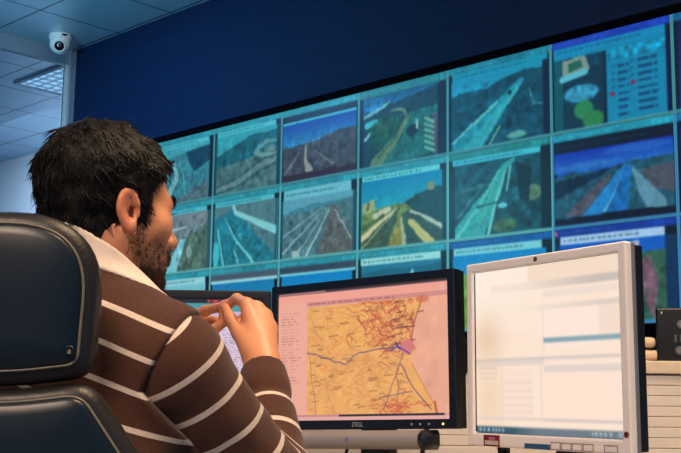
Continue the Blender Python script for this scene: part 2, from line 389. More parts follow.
def c0_0():
    p = base_cell(((46, 160, 176), (60, 150, 160))); hills(p, [.42, .36, .3, .24, .2, .22, .2], (20, 92, 108)); p.poly([(.05, .6), (.94, .45), (.94, .97), (.05, .97)], (66, 108, 112))
    p.noise(.22, 15, (.05, .2, .94, .96)); p.line([(.94, .36), (.8, .35), (.68, .40), (.64, .47), (.74, .53), (.94, .55)], [.03, .045, .05, .06, .05, .05], (128, 182, 184), .6); p.blob(.84, .45, .1, .06, (120, 160, 160), .5)
    p.line([(.05, .9), (.4, .82), (.65, .68), (.94, .6)], .06, (92, 130, 134)); p.line([(.05, .86), (.4, .77), (.66, .62), (.94, .55)], .012, (26, 70, 80)); p.line([(.05, .95), (.45, .87), (.7, .73), (.94, .66)], .012, (30, 70, 82)); return sides(p, (18, 60, 78))
def c1_0():
    p = base_cell(((10, 70, 170), (50, 150, 190)), cap=(8, 28, 48), capv=(.085, .17)); p.grad(.02, .17, .975, .2, (70, 190, 215), (70, 190, 215)); p.grad(.02, .2, .975, .52, (12, 62, 160), (46, 140, 190))
    p.poly([(.02, .52), (.2, .5), (.45, .49), (.7, .42), (.975, .4), (.975, .97), (.02, .97)], (58, 66, 78)); p.noise(.3, 22, (.02, .46, .975, .9))
    p.line([(.33, .52), (.33, .72), (.38, .86)], [.02, .04, .1], (140, 146, 140)); p.line([(.25, .6), (.05, .86)], .012, (130, 146, 146)); p.line([(.45, .6), (.7, .84)], .01, (130, 140, 140)); p.rect(.02, .88, .975, .97, (44, 24, 44)); return p
def c2_0():
    p = base_cell(((16, 96, 150), (20, 70, 90)), title=(30, 120, 132), cap=(20, 84, 110), capv=(.1, .12)); p.poly([(.06, .3), (.94, .12), (.94, .97), (.06, .97)], (14, 58, 74))
    p.blob(.2, .24, .12, .06, (30, 120, 180)); p.line([(.07, .34), (.3, .25), (.36, .2)], [.035, .03, .02], (110, 190, 200)); p.line([(.08, .62), (.14, .55)], .03, (120, 200, 205)); p.line([(.1, .45), (.2, .42)], .06, (60, 180, 200)); p.line([(.17, .5), (.24, .42)], .03, (140, 200, 190))
    p.blob(.34, .58, .22, .24, (18, 76, 60)); p.blob(.3, .5, .1, .08, (50, 92, 56), .4); p.poly([(.2, .97), (.5, .7), (.56, .4), (.94, .36), (.94, .9), (.6, .97)], (26, 104, 104))
    p.line([(.38, .32), (.52, .33), (.56, .45), (.45, .68), (.2, .96)], [.02, .03, .04, .06, .12], (100, 138, 100), .85); p.line([(.52, .42), (.44, .66), (.24, .88)], .012, (30, 70, 50))
    p.blob(.62, .62, .07, .08, (8, 32, 52)); p.rect(.66, .5, .68, .62, (150, 190, 190)); p.poly([(.82, .48), (.94, .44), (.94, .95), (.85, .95)], (66, 74, 96))
    for k in range(6): p.line([(.76, .5+k*.07), (.86, .56+k*.07)], .02, (110, 180, 160))
    p.noise(.3, 20, (.06, .12, .94, .4)); return sides(p, (6, 26, 52), .06, .9, .12)
def c3_0():
    p = base_cell(((22, 140, 180), (40, 160, 180)), title=(22, 122, 146), cap=(18, 146, 178), cap_u=(.05, .97), capv=(.08, .16)); hills(p, [.34, .3, .32, .24, .2, .22], (10, 72, 96))
    p.noise(.22, 18, (.05, .22, .94, .96)); p.poly([(.05, .97), (.05, .86), (.72, .28), (.76, .3), (.36, .97)], (24, 138, 160)); p.poly([(.14, .97), (.72, .32), (.74, .34), (.3, .97)], (40, 160, 176)); p.line([(.05, .88), (.5, .5)], .014, (120, 206, 200)); p.line([(.33, .96), (.55, .6), (.7, .4)], .012, (70, 190, 190))
    p.blob(.62, .42, .02, .03, (6, 40, 60)); p.line([(.42, .97), (.52, .78)], .02, (90, 160, 150)); p.blob(.68, .9, .1, .05, (110, 190, 170), .7); p.line([(.8, .42), (.84, .6), (.94, .62)], .012, (60, 140, 150)); return sides(p, (4, 26, 58), .04, .93)
def c4_0():
    p = base_cell(((8, 90, 140), (10, 130, 170)), title=(22, 60, 176), cap=(12, 138, 190), cap_u=(.03, .95), capv=(.075, .17)); p.rect(.03, .17, .95, .97, (14, 132, 172)); p.rect(.03, .2, .48, .97, (8, 52, 74)); p.rect(.03, .22, .1, .97, (10, 84, 100))
    p.noise(.5, 22, (.12, .2, .95, .33)); p.rect(.48, .34, .95, .97, (14, 134, 176)); p.poly([(.1, .22), (.3, .2), (.34, .36), (.1, .4)], (120, 150, 140)); p.poly([(.16, .26), (.26, .24), (.28, .32), (.16, .36)], (30, 100, 80)); p.line([(.1, .42), (.3, .38)], .05, (90, 190, 210))
    p.blob(.26, .6, .16, .1, (50, 150, 190)); p.noise(.3, 26, (.1, .5, .44, .75)); p.blob(.28, .78, .09, .11, (40, 132, 84)); p.blob(.36, .9, .1, .1, (42, 128, 76)); p.rect(.45, .2, .48, .97, (6, 36, 60))
    for k in range(8):
        v = .4+k*.072; p.dashes(.57, .66, v, .028, (6, 50, 96), .8, .05, .08); p.dashes(.73, .88, v-.02, .028, (6, 50, 96), .8, .07, .14)
        if k < 5: p.rect(.515, v-.02, .545, v+.01, (10, 100, 150)); p.rect(.665, v-.035, .695, v-.005, (10, 100, 150))
    p.blob(.52, .68, .02, .025, (150, 20, 60)); p.blob(.69, .6, .02, .025, (150, 20, 60)); return sides(p, (4, 12, 70), .025, .955, .17)
def c5_0(): p = base_cell(((6, 30, 90), (8, 60, 110)), title=(16, 90, 140), cap=(6, 30, 90)); return p
def c_m1_1():
    p = base_cell(((110, 128, 138), (70, 100, 104))); p.noise(.25, 14, (.05, .15, .94, .5)); p.poly([(.25, .97), (.5, .5), (.6, .5), (.45, .97)], (120, 200, 210)); p.poly([(.45, .97), (.6, .5), (.94, .3), (.94, .97)], (76, 108, 96)); p.noise(.3, 20, (.45, .3, .94, .97)); p.line([(.3, .36), (.6, .34)], .02, (150, 190, 196)); p.blob(.65, .7, .05, .1, (140, 180, 180), .7); return sides(p, (40, 84, 98))
def c0_1():
    p = base_cell(((76, 124, 132), (70, 120, 130))); p.noise(.15, 14, (.05, .15, .94, .6)); p.poly([(.05, .3), (.35, .2), (.94, .9), (.94, .97), (.05, .97)], (30, 118, 138))
    p.line([(.33, .17), (.36, .25), (.6, .38), (.94, .56)], [.04, .05, .06, .08], (130, 206, 212)); p.line([(.2, .3), (.36, .6), (.64, .97)], [.008, .02, .03], (110, 214, 210)); p.line([(.1, .45), (.14, .7), (.2, .97)], .022, (110, 210, 210)); p.line([(.35, .75), (.42, .97)], .016, (120, 200, 200)); p.line([(.42, .55), (.47, .62)], .01, (120, 200, 200)); p.blob(.08, .8, .05, .2, (60, 190, 205)); return sides(p, (40, 110, 126), .03, .95)
def c1_1():
    p = base_cell(((86, 160, 184), (96, 150, 160)), cap=(104, 190, 206), capv=(.08, .2)); hills(p, [.38, .34, .3, .3, .3, .28], (60, 128, 150)); p.poly([(.04, .42), (.94, .3), (.94, .97), (.04, .97)], (70, 112, 122)); p.noise(.2, 20, (.05, .35, .94, .97))
    p.poly([(.5, .97), (.66, .36), (.72, .34), (.96, .8), (.96, .97)], (86, 96, 96)); p.line([(.66, .38), (.36, .97)], [.01, .03], (150, 196, 196)); p.line([(.6, .38), (.05, .9)], [.006, .02], (150, 190, 196)); p.line([(.58, .36), (.05, .68)], [.006, .014], (150, 190, 190)); p.line([(.62, .4), (.2, .97)], [.004, .014], (150, 196, 196)); p.line([(.72, .42), (.92, .8)], .014, (140, 186, 186)); p.rect(.18, .88, .28, .96, (150, 190, 190)); return sides(p, (24, 70, 90), .04, .94, .2)
def c2_1():
    p = base_cell(((2, 128, 176), (60, 190, 176)), cap=(96, 206, 214)); p.poly([(.05, .54), (.3, .48), (.6, .46), (.94, .5), (.94, .97), (.05, .97)], (96, 124, 66)); p.noise(.22, 22, (.05, .46, .94, .97))
    p.poly([(.06, .42), (.2, .36), (.22, .5), (.06, .54)], (150, 168, 110)); p.rect(.1, .4, .13, .5, (60, 90, 60)); p.poly([(.54, .46), (.62, .42), (.76, .36), (.9, .32), (.94, .34), (.94, .9), (.76, .72)], (18, 58, 62)); p.rect(.79, .27, .86, .36, (116, 136, 90))
    p.poly([(.05, .97), (.05, .88), (.46, .52), (.5, .5), (.48, .56), (.34, .97)], (58, 84, 62)); p.line([(.05, .84), (.3, .64), (.46, .52)], [.05, .03, .01], (206, 206, 160)); p.line([(.05, .95), (.42, .58)], .014, (150, 170, 120)); p.poly([(.36, .97), (.5, .6), (.56, .97)], (132, 130, 50)); p.line([(.54, .97), (.5, .64)], [.05, .02], (156, 176, 150))
    p.poly([(.56, .97), (.52, .6), (.58, .56), (.94, .82), (.94, .97)], (46, 74, 62)); p.line([(.6, .58), (.76, .66), (.94, .8)], [.02, .03, .04], (170, 196, 180)); p.line([(.6, .7), (.82, .97)], [.05, .09], (180, 186, 110)); p.line([(.2, .58), (.36, .52)], .05, (190, 200, 170)); p.line([(.06, .72), (.3, .58)], .03, (60, 90, 50)); return sides(p, (6, 44, 58), .045, .945)
def c3_1():
    p = base_cell(((16, 74, 92), (14, 66, 74)), title=(30, 128, 132), cap=(60, 190, 210), cap_u=(.05, .9)); p.noise(.35, 18, (.07, .15, .9, .96)); p.blob(.82, .56, .09, .1, (84, 130, 100)); p.poly([(.66, .2), (.82, .3), (.78, .7), (.7, .6)], (6, 38, 52)); p.blob(.56, .88, .12, .08, (90, 120, 60), .6)
    p.line([(.12, .45), (.44, .4)], .02, (50, 120, 120), .7); p.line([(.65, .17), (.56, .24), (.46, .5), (.2, .97)], [.03, .06, .14, .3], (44, 158, 158)); p.line([(.58, .24), (.48, .6), (.4, .97)], [.01, .02, .03], (112, 204, 194)); p.line([(.52, .26), (.3, .66), (.08, .97)], [.008, .02, .035], (90, 196, 190)); p.line([(.47, .4), (.28, .97)], .012, (90, 180, 150)); p.line([(.3, .64), (.5, .62)], .014, (16, 70, 80))
    p.line([(.62, .24), (.58, .5)], .016, (110, 206, 200)); p.line([(.1, .74), (.34, .44)], .01, (120, 190, 190), .6); p.blob(.54, .66, .05, .03, (90, 200, 210)); return sides(p, (4, 30, 46), .07, .9)
def c4_1():
    p = base_cell(((10, 60, 170), (30, 110, 196)), title=(30, 150, 176), cap=(6, 20, 44), cap_u=(.011, .989), capv=(.08, .2)); p.grad(.011, .2, .989, .42, (8, 46, 170), (34, 112, 200)); p.blob(.7, .26, .3, .05, (50, 120, 206), .5); p.blob(.3, .36, .28, .03, (70, 140, 206), .4)
    p.poly([(.011, .46), (.2, .42), (.45, .44), (.6, .4), (.989, .38), (.989, .9), (.011, .9)], (28, 82, 104)); p.poly([(.011, .5), (.5, .43), (.4, .5), (.2, .6), (.011, .7)], (8, 34, 62)); p.noise(.2, 18, (.02, .42, .98, .9)); p.poly([(.1, .86), (.46, .5), (.52, .5), (.25, .88)], (82, 84, 100)); p.poly([(.72, .5), (.989, .45), (.989, .75), (.82, .7)], (74, 82, 98))
    p.poly([(.24, .9), (.6, .42), (.66, .42), (.62, .9)], (16, 104, 176)); p.poly([(.24, .9), (.6, .42), (.62, .42), (.4, .9)], (30, 130, 200)); p.line([(.42, .9), (.6, .5)], [.016, .004], (110, 190, 226)); p.line([(.67, .46), (.72, .6), (.84, .86)], [.02, .07, .16], (110, 166, 190), .75); p.rect(.011, .89, .989, .97, (4, 16, 40)); return p
def c5_1(): p = base_cell(((6, 60, 150), (10, 70, 120)), title=(20, 110, 160), cap=(6, 20, 60)); p.noise(.3, 12); return p
def blue_cell(title=TL, cap=CY, capv=(.075, .16), sky=((16, 120, 180), (60, 160, 180)), cu=(.045, .93)):
    p = base_cell(sky, title=title, cap=cap, capv=capv, cap_u=cu); p.poly([(.04, .5), (.94, .42), (.94, .97), (.04, .97)], (40, 96, 110)); p.line([(.5, .45), (.3, .97)], [.02, .12], (96, 160, 166)); p.noise(.2, 15, (.05, .4, .94, .97)); return p
def c_m1_2(): return sides(blue_cell(cap=(150, 214, 220), sky=((120, 200, 214), (40, 130, 160))), v0=.16)
def c0_2(): p = blue_cell(cap=(74, 92, 108), cu=(.011, .989)); p.rect(.011, .16, .989, .21, (150, 214, 224)); return p
def c1_2(): p = blue_cell(cap=(56, 70, 90), cu=(.011, .989), sky=((8, 130, 200), (40, 150, 190))); p.rect(.011, .16, .989, .19, (120, 210, 224)); return p
def c2_2():
    p = blue_cell(cap=(150, 222, 222), sky=((30, 120, 150), (40, 130, 150))); p.poly([(.045, .26), (.3, .22), (.6, .24), (.94, .2), (.94, .5), (.045, .5)], (24, 98, 124)); p.line([(.62, .28), (.58, .6)], .03, (130, 210, 216)); return sides(p, v0=.16)
def c3_2():
    p = blue_cell(title=(10, 84, 150), cap=(120, 208, 220), cu=(.06, .9), sky=((6, 130, 196), (60, 190, 205))); p.poly([(.06, .38), (.94, .32), (.94, .97), (.06, .97)], (110, 160, 60)); p.line([(.5, .4), (.4, .97)], [.03, .2], (120, 150, 130)); return sides(p, v0=.16)
def c4_2():
    p = blue_cell(title=(16, 56, 150), cap=(166, 206, 240), cu=(.06, .9), sky=((10, 90, 196), (20, 110, 190))); p.rect(.06, .3, .9, .97, (30, 96, 120)); p.poly([(.62, .2), (.7, .18), (.72, .4), (.62, .45)], (170, 180, 214)); p.poly([(.64, .36), (.78, .3), (.9, .3), (.9, .97), (.72, .97)], (50, 96, 76)); p.poly([(.7, .4), (.78, .34), (.84, .6), (.8, .97), (.74, .8)], (110, 84, 100)); p.poly([(.5, .45), (.62, .42), (.7, .97), (.54, .97)], (60, 110, 156)); p.line([(.5, .42), (.64, .4)], .02, (120, 200, 220)); p.line([(.66, .5), (.7, .9)], .02, (90, 170, 150)); p.noise(.2, 22, (.06, .3, .9, .97)); p.blob(.02, .04, .015, .03, (200, 80, 120)); return sides(p, (6, 50, 90), .06, .9, .16)
def c5_2(): p = blue_cell(title=(16, 60, 150), sky=((10, 60, 150), (10, 70, 110))); return p
cells = {(-1, 0): (c_m1_0, 'teal bend beside dark trees, top row, behind the forehead'), (0, 0): (c0_0, 'teal winding hillside road, top row'),
 (1, 0): (c1_0, 'deep blue sky over a dark brown motorway, top row'), (2, 0): (c2_0, 'dark picture of a curved slip road round a green island'),
 (3, 0): (c3_0, 'teal picture of a straight pale motorway climbing through dark hills'), (4, 0): (c4_0, 'text list beside a photo of green shapes'),
 (5, 0): (c5_0, 'dark blue picture at the right edge, top row'),
 (-1, 1): (c_m1_1, 'brown hillside and pale road, right beside the nose'), (0, 1): (c0_1, 'grey-teal motorway with a white barrier bending away on its right'),
 (1, 1): (c1_1, 'many-laned grey motorway with a brown central strip'), (2, 1): (c2_1, 'yellow-green road below a bright turquoise sky with buildings'),
 (3, 1): (c3_1, 'tall green viaduct crossing a dark valley'), (4, 1): (c4_1, 'straight blue motorway through open land under a deep blue sky'),
 (5, 1): (c5_1, 'blue picture at the right edge, middle row'),
 (-1, 2): (c_m1_2, 'pale title strip, bottom row, right beside the beard'), (0, 2): (c0_2, 'grey strip over blue, above the raised hand'),
 (1, 2): (c1_2, 'dark strip and blue sky, above left end of map monitor'), (2, 2): (c2_2, 'white strip over blue hills, above right end of map monitor'),
 (3, 2): (c3_2, 'turquoise sky behind the gap between map and silver monitors'), (4, 2): (c4_2, 'road beside green and red ground behind silver monitor'),
 (5, 2): (c5_2, 'blue picture at the right edge, bottom row')}
for (ci, ri), (fn, lab) in cells.items():
    p = finish(fn(), mott=0 if (ci, ri) == (4, 0) else 1.0, edge=(60, 140, 190) if ci >= 4 and ri != 0 else (66, 150, 160) if ri == 0 else (92, 180, 182))
    base = W(ci*CELL_W+CELL_W/2, 0, TOPZ-(ri+1)*CELL_H); t = empty('video_wall_display', 'video wall display with '+lab, 'display', frame_M(base, D), 'video wall displays')
    hw = CELL_W/2
    MB().box(-hw+.0008, hw-.0008, .003, .28, .0008, CELL_H-.0008).build('cabinet', m_black, t)
    me = p.mesh('screen', -hw+.0004, hw-.0004, .0004, CELL_H-.0004, 0); link('screen', me, m_scr, t)
# ================================================================== DESK AND CONSOLE
m_desk = mat('pale_desk_laminate', (196, 186, 172), .45, noise=.03)
m_leg = mat('grey_steel', (110, 114, 118), .4, metal=.7, noise=.05)
desk = empty('desk', 'pale laminate control room desk carrying the three monitors', 'desk', Matrix.Translation((0, 2.25, 0)))
MB().box(-1.35, 1.3, -.52, .5, .70, .73).build('worktop', m_desk, desk, bevel=.006)
for x in (-1.25, 1.2):
    MB().box(x-.025, x+.025, -.4, .42, 0, .03).box(x-.03, x+.03, -.03, .03, .03, .70).build('leg', m_leg, desk, bevel=.004)
CY_ = 2.9
m_slat = mat('cream_panel', (220, 213, 206), .55, noise=.03, nscale=8)
cz0 = float(U(660, 374, CY_)[2]); cz1 = float(U(660, 361, CY_)[2])
con = empty('console_counter', 'long cream counter with horizontal slats behind the monitors', 'counter', Matrix.Translation((.6, CY_, 0)))
sl = MB(); pitch = 10.25*CY_/F; z = cz0-.003
while z > .02:
    sl.box(-1.6, 2.2, 0, .02, max(0.01, z-pitch+.0015), z); z -= pitch
sl.box(-1.6, 2.2, .005, .30, 0, cz0-.004)
sl.build('slatted_front', m_slat, con, bevel=.0015)
MB().box(-1.62, 2.22, -.012, .34, cz0, cz1).build('countertop', mat('tan_counter_edge', (214, 200, 180), .5, noise=.05), con, bevel=.004)
# folded cream cloths / folders on the counter
m_paper = mat('cream_paper', (226, 202, 172), .7, noise=.06, nscale=14)
def folder(x, y, z, w, d, h, lab, cat, rot):
    mb = MB(Matrix.Rotation(rot, 4, 'Z')); n = 14; prof = [(d/2*math.cos(a)**1 if 1 else 0, 0) for a in (0,)]
    ring = []
    for k in range(2*n):
        a = 2*PI*k/(2*n); cx, sx = math.cos(a), math.sin(a)
        ring.append((d/2*math.copysign(abs(cx)**.35, cx), h/2+h/2*math.copysign(abs(sx)**.6, sx)))
    rings = []
    for xx, sc in ((-w/2, .9), (-w/2+.01, 1), (0, 1.03), (w/2-.01, 1), (w/2, .9)):
        rings.append([(xx, yy*sc, h/2+(zz-h/2)*sc) for yy, zz in ring])
    o = mb.loft(rings).build('folded_cloth', m_paper, smooth=True); o.location = (x, y, z); tag(o, lab, cat, 'folded cream cloths on the counter'); return o
fx = U(655, 352, CY_+.12)
folder(fx[0]-.10, CY_+.14, cz1+.001, .18, .2, .032, 'lower folded cream cloth on the counter beside the black speaker', 'cloth', .05)
folder(fx[0]-.10, CY_+.14, cz1+.036, .175, .19, .030, 'upper folded cream cloth, lying on another by the black speaker', 'cloth', -.06)
fx = U(466, 345, CY_+.12)
folder(fx[0], CY_+.14, cz1+.001, .2, .2, .05, 'folded cream cloth seen in the gap between map monitor and silver monitor', 'cloth', .1)
m_sgrey_d = mat('dim_grey', (70, 76, 84), .5)
# small black loudspeaker on the counter
a = U(657, 359, CY_+.03); b = U(657, 305, CY_+.03); hh = float(b[2]-a[2])
spk = empty('desk_speaker', 'small black loudspeaker standing on the cream counter at the right edge', 'speaker', frame_M((a[0]+.075, CY_+.02, cz1), (math.cos(.28), -math.sin(.28))))
MB().box(-.075, .075, 0, .11, 0, hh).build('speaker_box', mat('speaker_black', (8, 11, 20), .35, noise=.1), spk, bevel=.006)
MB().lathe([(0, 0), (.010, 0), (.012, .002), (.009, .003), (0, .002)], M=Matrix.Translation((-.012, -.0005, hh*.68)) @ Matrix.Rotation(PI/2, 4, 'X')).build('tweeter', m_sgrey_d, spk, smooth=True)
for k in (-.026, -.012): MB().box(k-.003, k+.003, -.001, .01, hh*.36, hh*.50).build('front_slot', m_sgrey_d, spk)
MB().lathe([(0, 0), (.010, 0), (.012, .002), (.009, .003), (0, .002)], M=Matrix.Translation((-.018, -.0005, hh*.2)) @ Matrix.Rotation(PI/2, 4, 'X')).build('volume_knob', m_sgrey_d, spk, smooth=True)
MB().lathe([(0, 0), (.004, 0), (.004, .003), (0, .003)], M=Matrix.Translation((-.06, -.0005, hh*.9)) @ Matrix.Rotation(PI/2, 4, 'X')).build('screw', m_leg, spk, smooth=True)
# ================================================================== MONITORS
m_bez = mat('black_monitor_bezel', (12, 22, 36), .38, noise=.08)
m_bezs = mat('black_monitor_back', (10, 16, 24), .5, noise=.08)
m_silver = mat('silver_plastic', (250, 245, 243), .38, noise=.02)
m_sgrey = mat('grey_plastic_side', (120, 124, 134), .45, noise=.04)
m_mon = attr_mat('monitor_picture', 'picture', 1.0, .03, .25)
def text(name, body, size, m, M, parent):
    cu = bpy.data.curves.new(name, 'FONT'); cu.body = body; cu.size = size; cu.extrude = .0004; cu.align_x = 'CENTER'; cu.align_y = 'CENTER'
    tmp = bpy.data.objects.new(name, cu); COL.objects.link(tmp); bpy.context.view_layer.update()
    me = bpy.data.meshes.new_from_object(tmp.evaluated_get(bpy.context.evaluated_depsgraph_get())); bpy.data.objects.remove(tmp)
    me.transform(M @ Matrix.Rotation(PI/2, 4, 'X')); return link(name, me, m, parent)
def panel_M(h, tilt, roll):
    return Matrix.Translation((0, 0, h)) @ Matrix.Rotation(-tilt, 4, 'X') @ Matrix.Rotation(-roll, 4, 'Y')
m_text = mat('grey_lettering', (150, 160, 170), .4); m_led = mat('power_led', (230, 220, 150), .4, emit=(240, 225, 140), es=1.2)
def stand(par, h, m, yb=.075):
    MB().lathe([(0, 0), (.115, 0), (.118, .006), (.11, .014), (.03, .022), (0, .022)], M=Matrix.Translation((0, yb, 0)) @ Matrix.Diagonal((1, .85, 1, 1))).build('base', m, par, smooth=True)
    MB().loft([[(x*w, yb+y*.018, z) for x, y in ((-1, -1), (1, -1), (1, 1), (-1, 1))] for w, z in ((.05, .014), (.036, .08), (.034, h))]).build('stand', m, par, bevel=.005)
def dell(center, az, tilt, roll, pic, label, soundbar=False):
    ud = (math.cos(az), -math.sin(az)); cx = Vector(center); back = Vector((math.sin(az), math.cos(az), 0))
    base = cx.copy(); base.z = .731
    par = empty('flat_monitor', label, 'monitor', frame_M(base, ud), 'black widescreen monitors'); h = cx.z-.731
    M = panel_M(h, tilt, roll); sw, sh = .433/2, .271/2; bx, bt, bb = .017, .018, .019
    MB(M).grid_frame(-sw-bx, sw+bx, -sh-bb, sh+bt, -sw, sw, -sh, sh, -.004, .02).build('bezel', m_bez, par, bevel=.002)
    MB(M).box(-sw-bx+.001, sw+bx-.001, .019, .036, -sh-bb+.001, sh+bt-.001).loft([[(x*k, y, z*k2) for x, z in ((-.2, -.12), (.2, -.12), (.2, .12), (-.2, .12))] for y, k, k2 in ((.035, 1, 1), (.058, .8, .8))]).build('back_housing', m_bezs, par, bevel=.002)
    link('screen', pic.mesh('screen', -sw, sw, -sh, sh, .001, M), m_mon, par)
    text('maker_lettering', 'DELL', .0125, m_text, M @ Matrix.Translation((0, -.0045, -sh-bb*.5)), par)
    for k in range(4):
        MB(M).lathe([(0, 0), (.0022, 0), (.0022, .0015), (0, .0015)], 10, Matrix.Translation((sw-.085+k*.02+(.012 if k == 3 else 0), -.004, -sh-bb*.5)) @ Matrix.Rotation(PI/2, 4, 'X')).build('power_button' if k == 3 else 'button', m_led if k == 3 else m_text, par)
    stand(par, h-.04, m_bezs)
    if soundbar:
        zt = -sh-bb-.002; n = 18
        prof = [(-.013-.024*math.cos(a), zt-.0185+.0185*math.sin(a)) for a in np.linspace(-PI/2, PI/2, n)] + [(.02, zt), (.02, zt-.037)]
        L0, L1 = -.19, .166
        sb = MB(M).loft([[(x, y, z) for y, z in prof] for x in (L0, L1)]).build('soundbar', mat('grey_speaker_mesh', (150, 146, 148), .5, bump=.5, bscale=900), par, bevel=.001)
        for x0, x1, s_ in ((L1, L1+.02, 1), (L0-.02, L0, -1)):
            rings = []
            for x, k in ((x0, 1.04), ((x0+x1)/2, 1.02), (x1, .55)) if s_ > 0 else ((x0, .55), ((x0+x1)/2, 1.02), (x1, 1.04)):
                rings.append([(x, y*k, zt-.0185+(z-zt+.0185)*k) for y, z in prof])
            MB(M).loft(rings).build('soundbar_end_cap', m_bez, sb, bevel=.001)
        pm = mat('violet_mark', (120, 100, 190), .4)
        MB(M).lathe([(0, 0), (.0042, 0), (.0042, .0012), (0, .0012)], 16, Matrix.Translation((-.003, -.037, zt-.0185)) @ Matrix.Rotation(PI/2, 4, 'X')).build('soundbar_emblem', pm, sb)
    return par
# map picture
def map_pic():
    p = Pic(280, 176, (232, 166, 138)); p.noise(.02, 8); OR = (232, 168, 98)
    p.rect(0, 0, 1, .018, (150, 110, 112)); p.rect(.3, .0, 1, .016, (70, 54, 60)); p.rect(0, .018, 1, .08, (238, 160, 142)); p.rect(0, .082, 1, .115, (206, 138, 132)); p.dashes(.2, .7, .098, .012, (140, 84, 90), .6)
    p.rect(.0, .08, .185, .95, (234, 168, 148)); 
    for k in range(26): p.dashes(.02, random.uniform(.08, .15), .16+k*.022, .008, (176, 110, 116), .5, .02, .05)
    p.line([(.02, .8), (.06, .75), (.04, .84)], .006, (236, 110, 100), .6)
    land = [(.185, .125), (.86, .115), (.868, .15), (.835, .24), (.82, .32), (.80, .42), (.815, .52), (.79, .56), (.80, .6), (.845, .72), (.885, .82), (.925, .91), (.925, .955), (.185, .955)]
    p.poly(land, OR); p.noise(.05, 20, (.185, .12, .94, .955)); p.blob(.45, .3, .2, .18, (240, 178, 92), .4)
    rd = (206, 112, 66); rng = random.Random(3)
    def wig(a, b, n, am):
        pts = []
        for i in range(n+1):
            t = i/n; e = 0 if i in (0, n) else am
            pts.append((a[0]+(b[0]-a[0])*t+rng.uniform(-e, e), a[1]+(b[1]-a[1])*t+rng.uniform(-e, e)*1.3))
        return pts
    for k in range(110):
        a = (rng.uniform(.19, .75), rng.uniform(.14, .94)); b = (min(.8, a[0]+rng.uniform(-.2, .2)), min(.94, max(.14, a[1]+rng.uniform(-.25, .25))))
        p.line(wig(a, (max(.19, b[0]), b[1]), 6, .018), .0036, rd, .45)
    for k in range(150):
        a = (min(.8, rng.gauss(.66, .09)), max(.13, rng.gauss(.3, .13))); b = (min(.81, a[0]+rng.uniform(-.07, .07)), max(.13, a[1]+rng.uniform(-.09, .09)))
        p.line(wig(a, b, 4, .012), rng.choice((.0036, .0045, .006)), rng.choice(((196, 84, 60), (170, 70, 66), (214, 110, 60))), .65)
    for k in range(40):
        a = (rng.gauss(.73, .06), rng.gauss(.9, .03)); p.line(wig(a, (a[0]+rng.uniform(-.05, .05), min(.95, a[1]+rng.uniform(-.04, .04))), 3, .01), .006, (200, 90, 60), .7)
    for k in range(26):
        u, v = rng.gauss(.74, .05), max(.14, rng.gauss(.33, .1)); p.line([(u, v), (u+rng.uniform(.02, .05), v-.004)], .006, (112, 58, 66), .7)
    for k in range(70):
        u, v = rng.uniform(.2, .74), rng.uniform(.15, .93); p.line([(u, v), (u+rng.uniform(.02, .05), v-.004)], .005, (130, 82, 60), .6)
    bl = (96, 78, 120)
    p.line(wig((.185, .48), (.3, .53), 4, .01)+wig((.3, .53), (.42, .585), 4, .008)+wig((.42, .585), (.5, .5), 3, .008)+wig((.5, .5), (.68, .48), 4, .008)+[(.78, .47)], .006, bl, .8)
    p.line(wig((.86, .12), (.82, .28), 5, .006)+wig((.82, .28), (.79, .46), 4, .008), .006, (150, 66, 70), .8)
    p.line(wig((.76, .47), (.73, .62), 4, .006)+wig((.73, .62), (.64, .93), 5, .008), .005, bl, .7); p.line(wig((.74, .6), (.82, .8), 4, .006)+[(.9, .93)], .006, bl, .8); p.line(wig((.72, .62), (.72, .93), 4, .01), .006, (170, 84, 90), .8)
    p.line(wig((.2, .5), (.24, .95), 5, .01), .005, (190, 110, 70), .8); p.line([(.62, .84), (.8, .8)], .005, bl, .7)
    p.blob(.775, .475, .04, .06, (212, 118, 118)); p.line([(.68, .5), (.72, .47), (.76, .5), (.79, .53)], .006, (74, 60, 150)); p.line([(.71, .44), (.735, .49)], .008, (60, 60, 160))
    p.line([(.80, .6), (.845, .72), (.885, .82), (.925, .91)], .006, (206, 140, 80)); p.line([(.92, .88), (.93, .955)], .012, (190, 90, 70)); p.blob(.86, .13, .04, .03, (200, 100, 70), .6)
    p.rect(0, .955, 1, .972, (196, 136, 132)); p.rect(.38, .957, .97, .973, (24, 34, 52)); p.rect(0, .973, 1, 1, (226, 168, 160)); p.rect(.98, .9, .992, 1, (220, 190, 190), .5)
    p.rect(.955, .03, .975, .08, (228, 170, 160)); return p
DELL_MAP = dell((.0405, 2.2845, .1063+CAMZ), math.radians(37.44), math.radians(.88), math.radians(1.63), map_pic(), 'black widescreen monitor showing an orange road map, with a grey speaker bar below', True)
def sheet_pic():
    p = Pic(220, 140, (214, 196, 214)); p.rect(0, 0, 1, .04, (18, 24, 36)); p.rect(0, .04, 1, .105, (60, 150, 160)); p.rect(0, .105, 1, .16, (190, 180, 205)); p.rect(.72, .012, .93, .03, (110, 40, 44)); p.dashes(.72, .93, .02, .02, (190, 70, 70), .8)
    for k in range(38): p.dashes(.3, .97, .2+k*.0195, .008, (150, 112, 150), .6, .01, .03)
    for k in range(12): p.rect(.3+k*.06, .18, .302+k*.06, .95, (170, 150, 190), .6)
    p.rect(0, .955, 1, 1, (150, 150, 210)); return p
az3 = math.radians(2.5); rc = U(270.5, 291, 2.44); ctr = np.array([rc[0]-.2345*math.cos(az3), 2.44+.2345*math.sin(az3), 0]); ctr[2] = float(rc[2])-.153
dell(tuple(ctr), az3, 0, math.radians(-.2), sheet_pic(), 'black widescreen monitor showing a pale lilac table, half hidden behind the man')
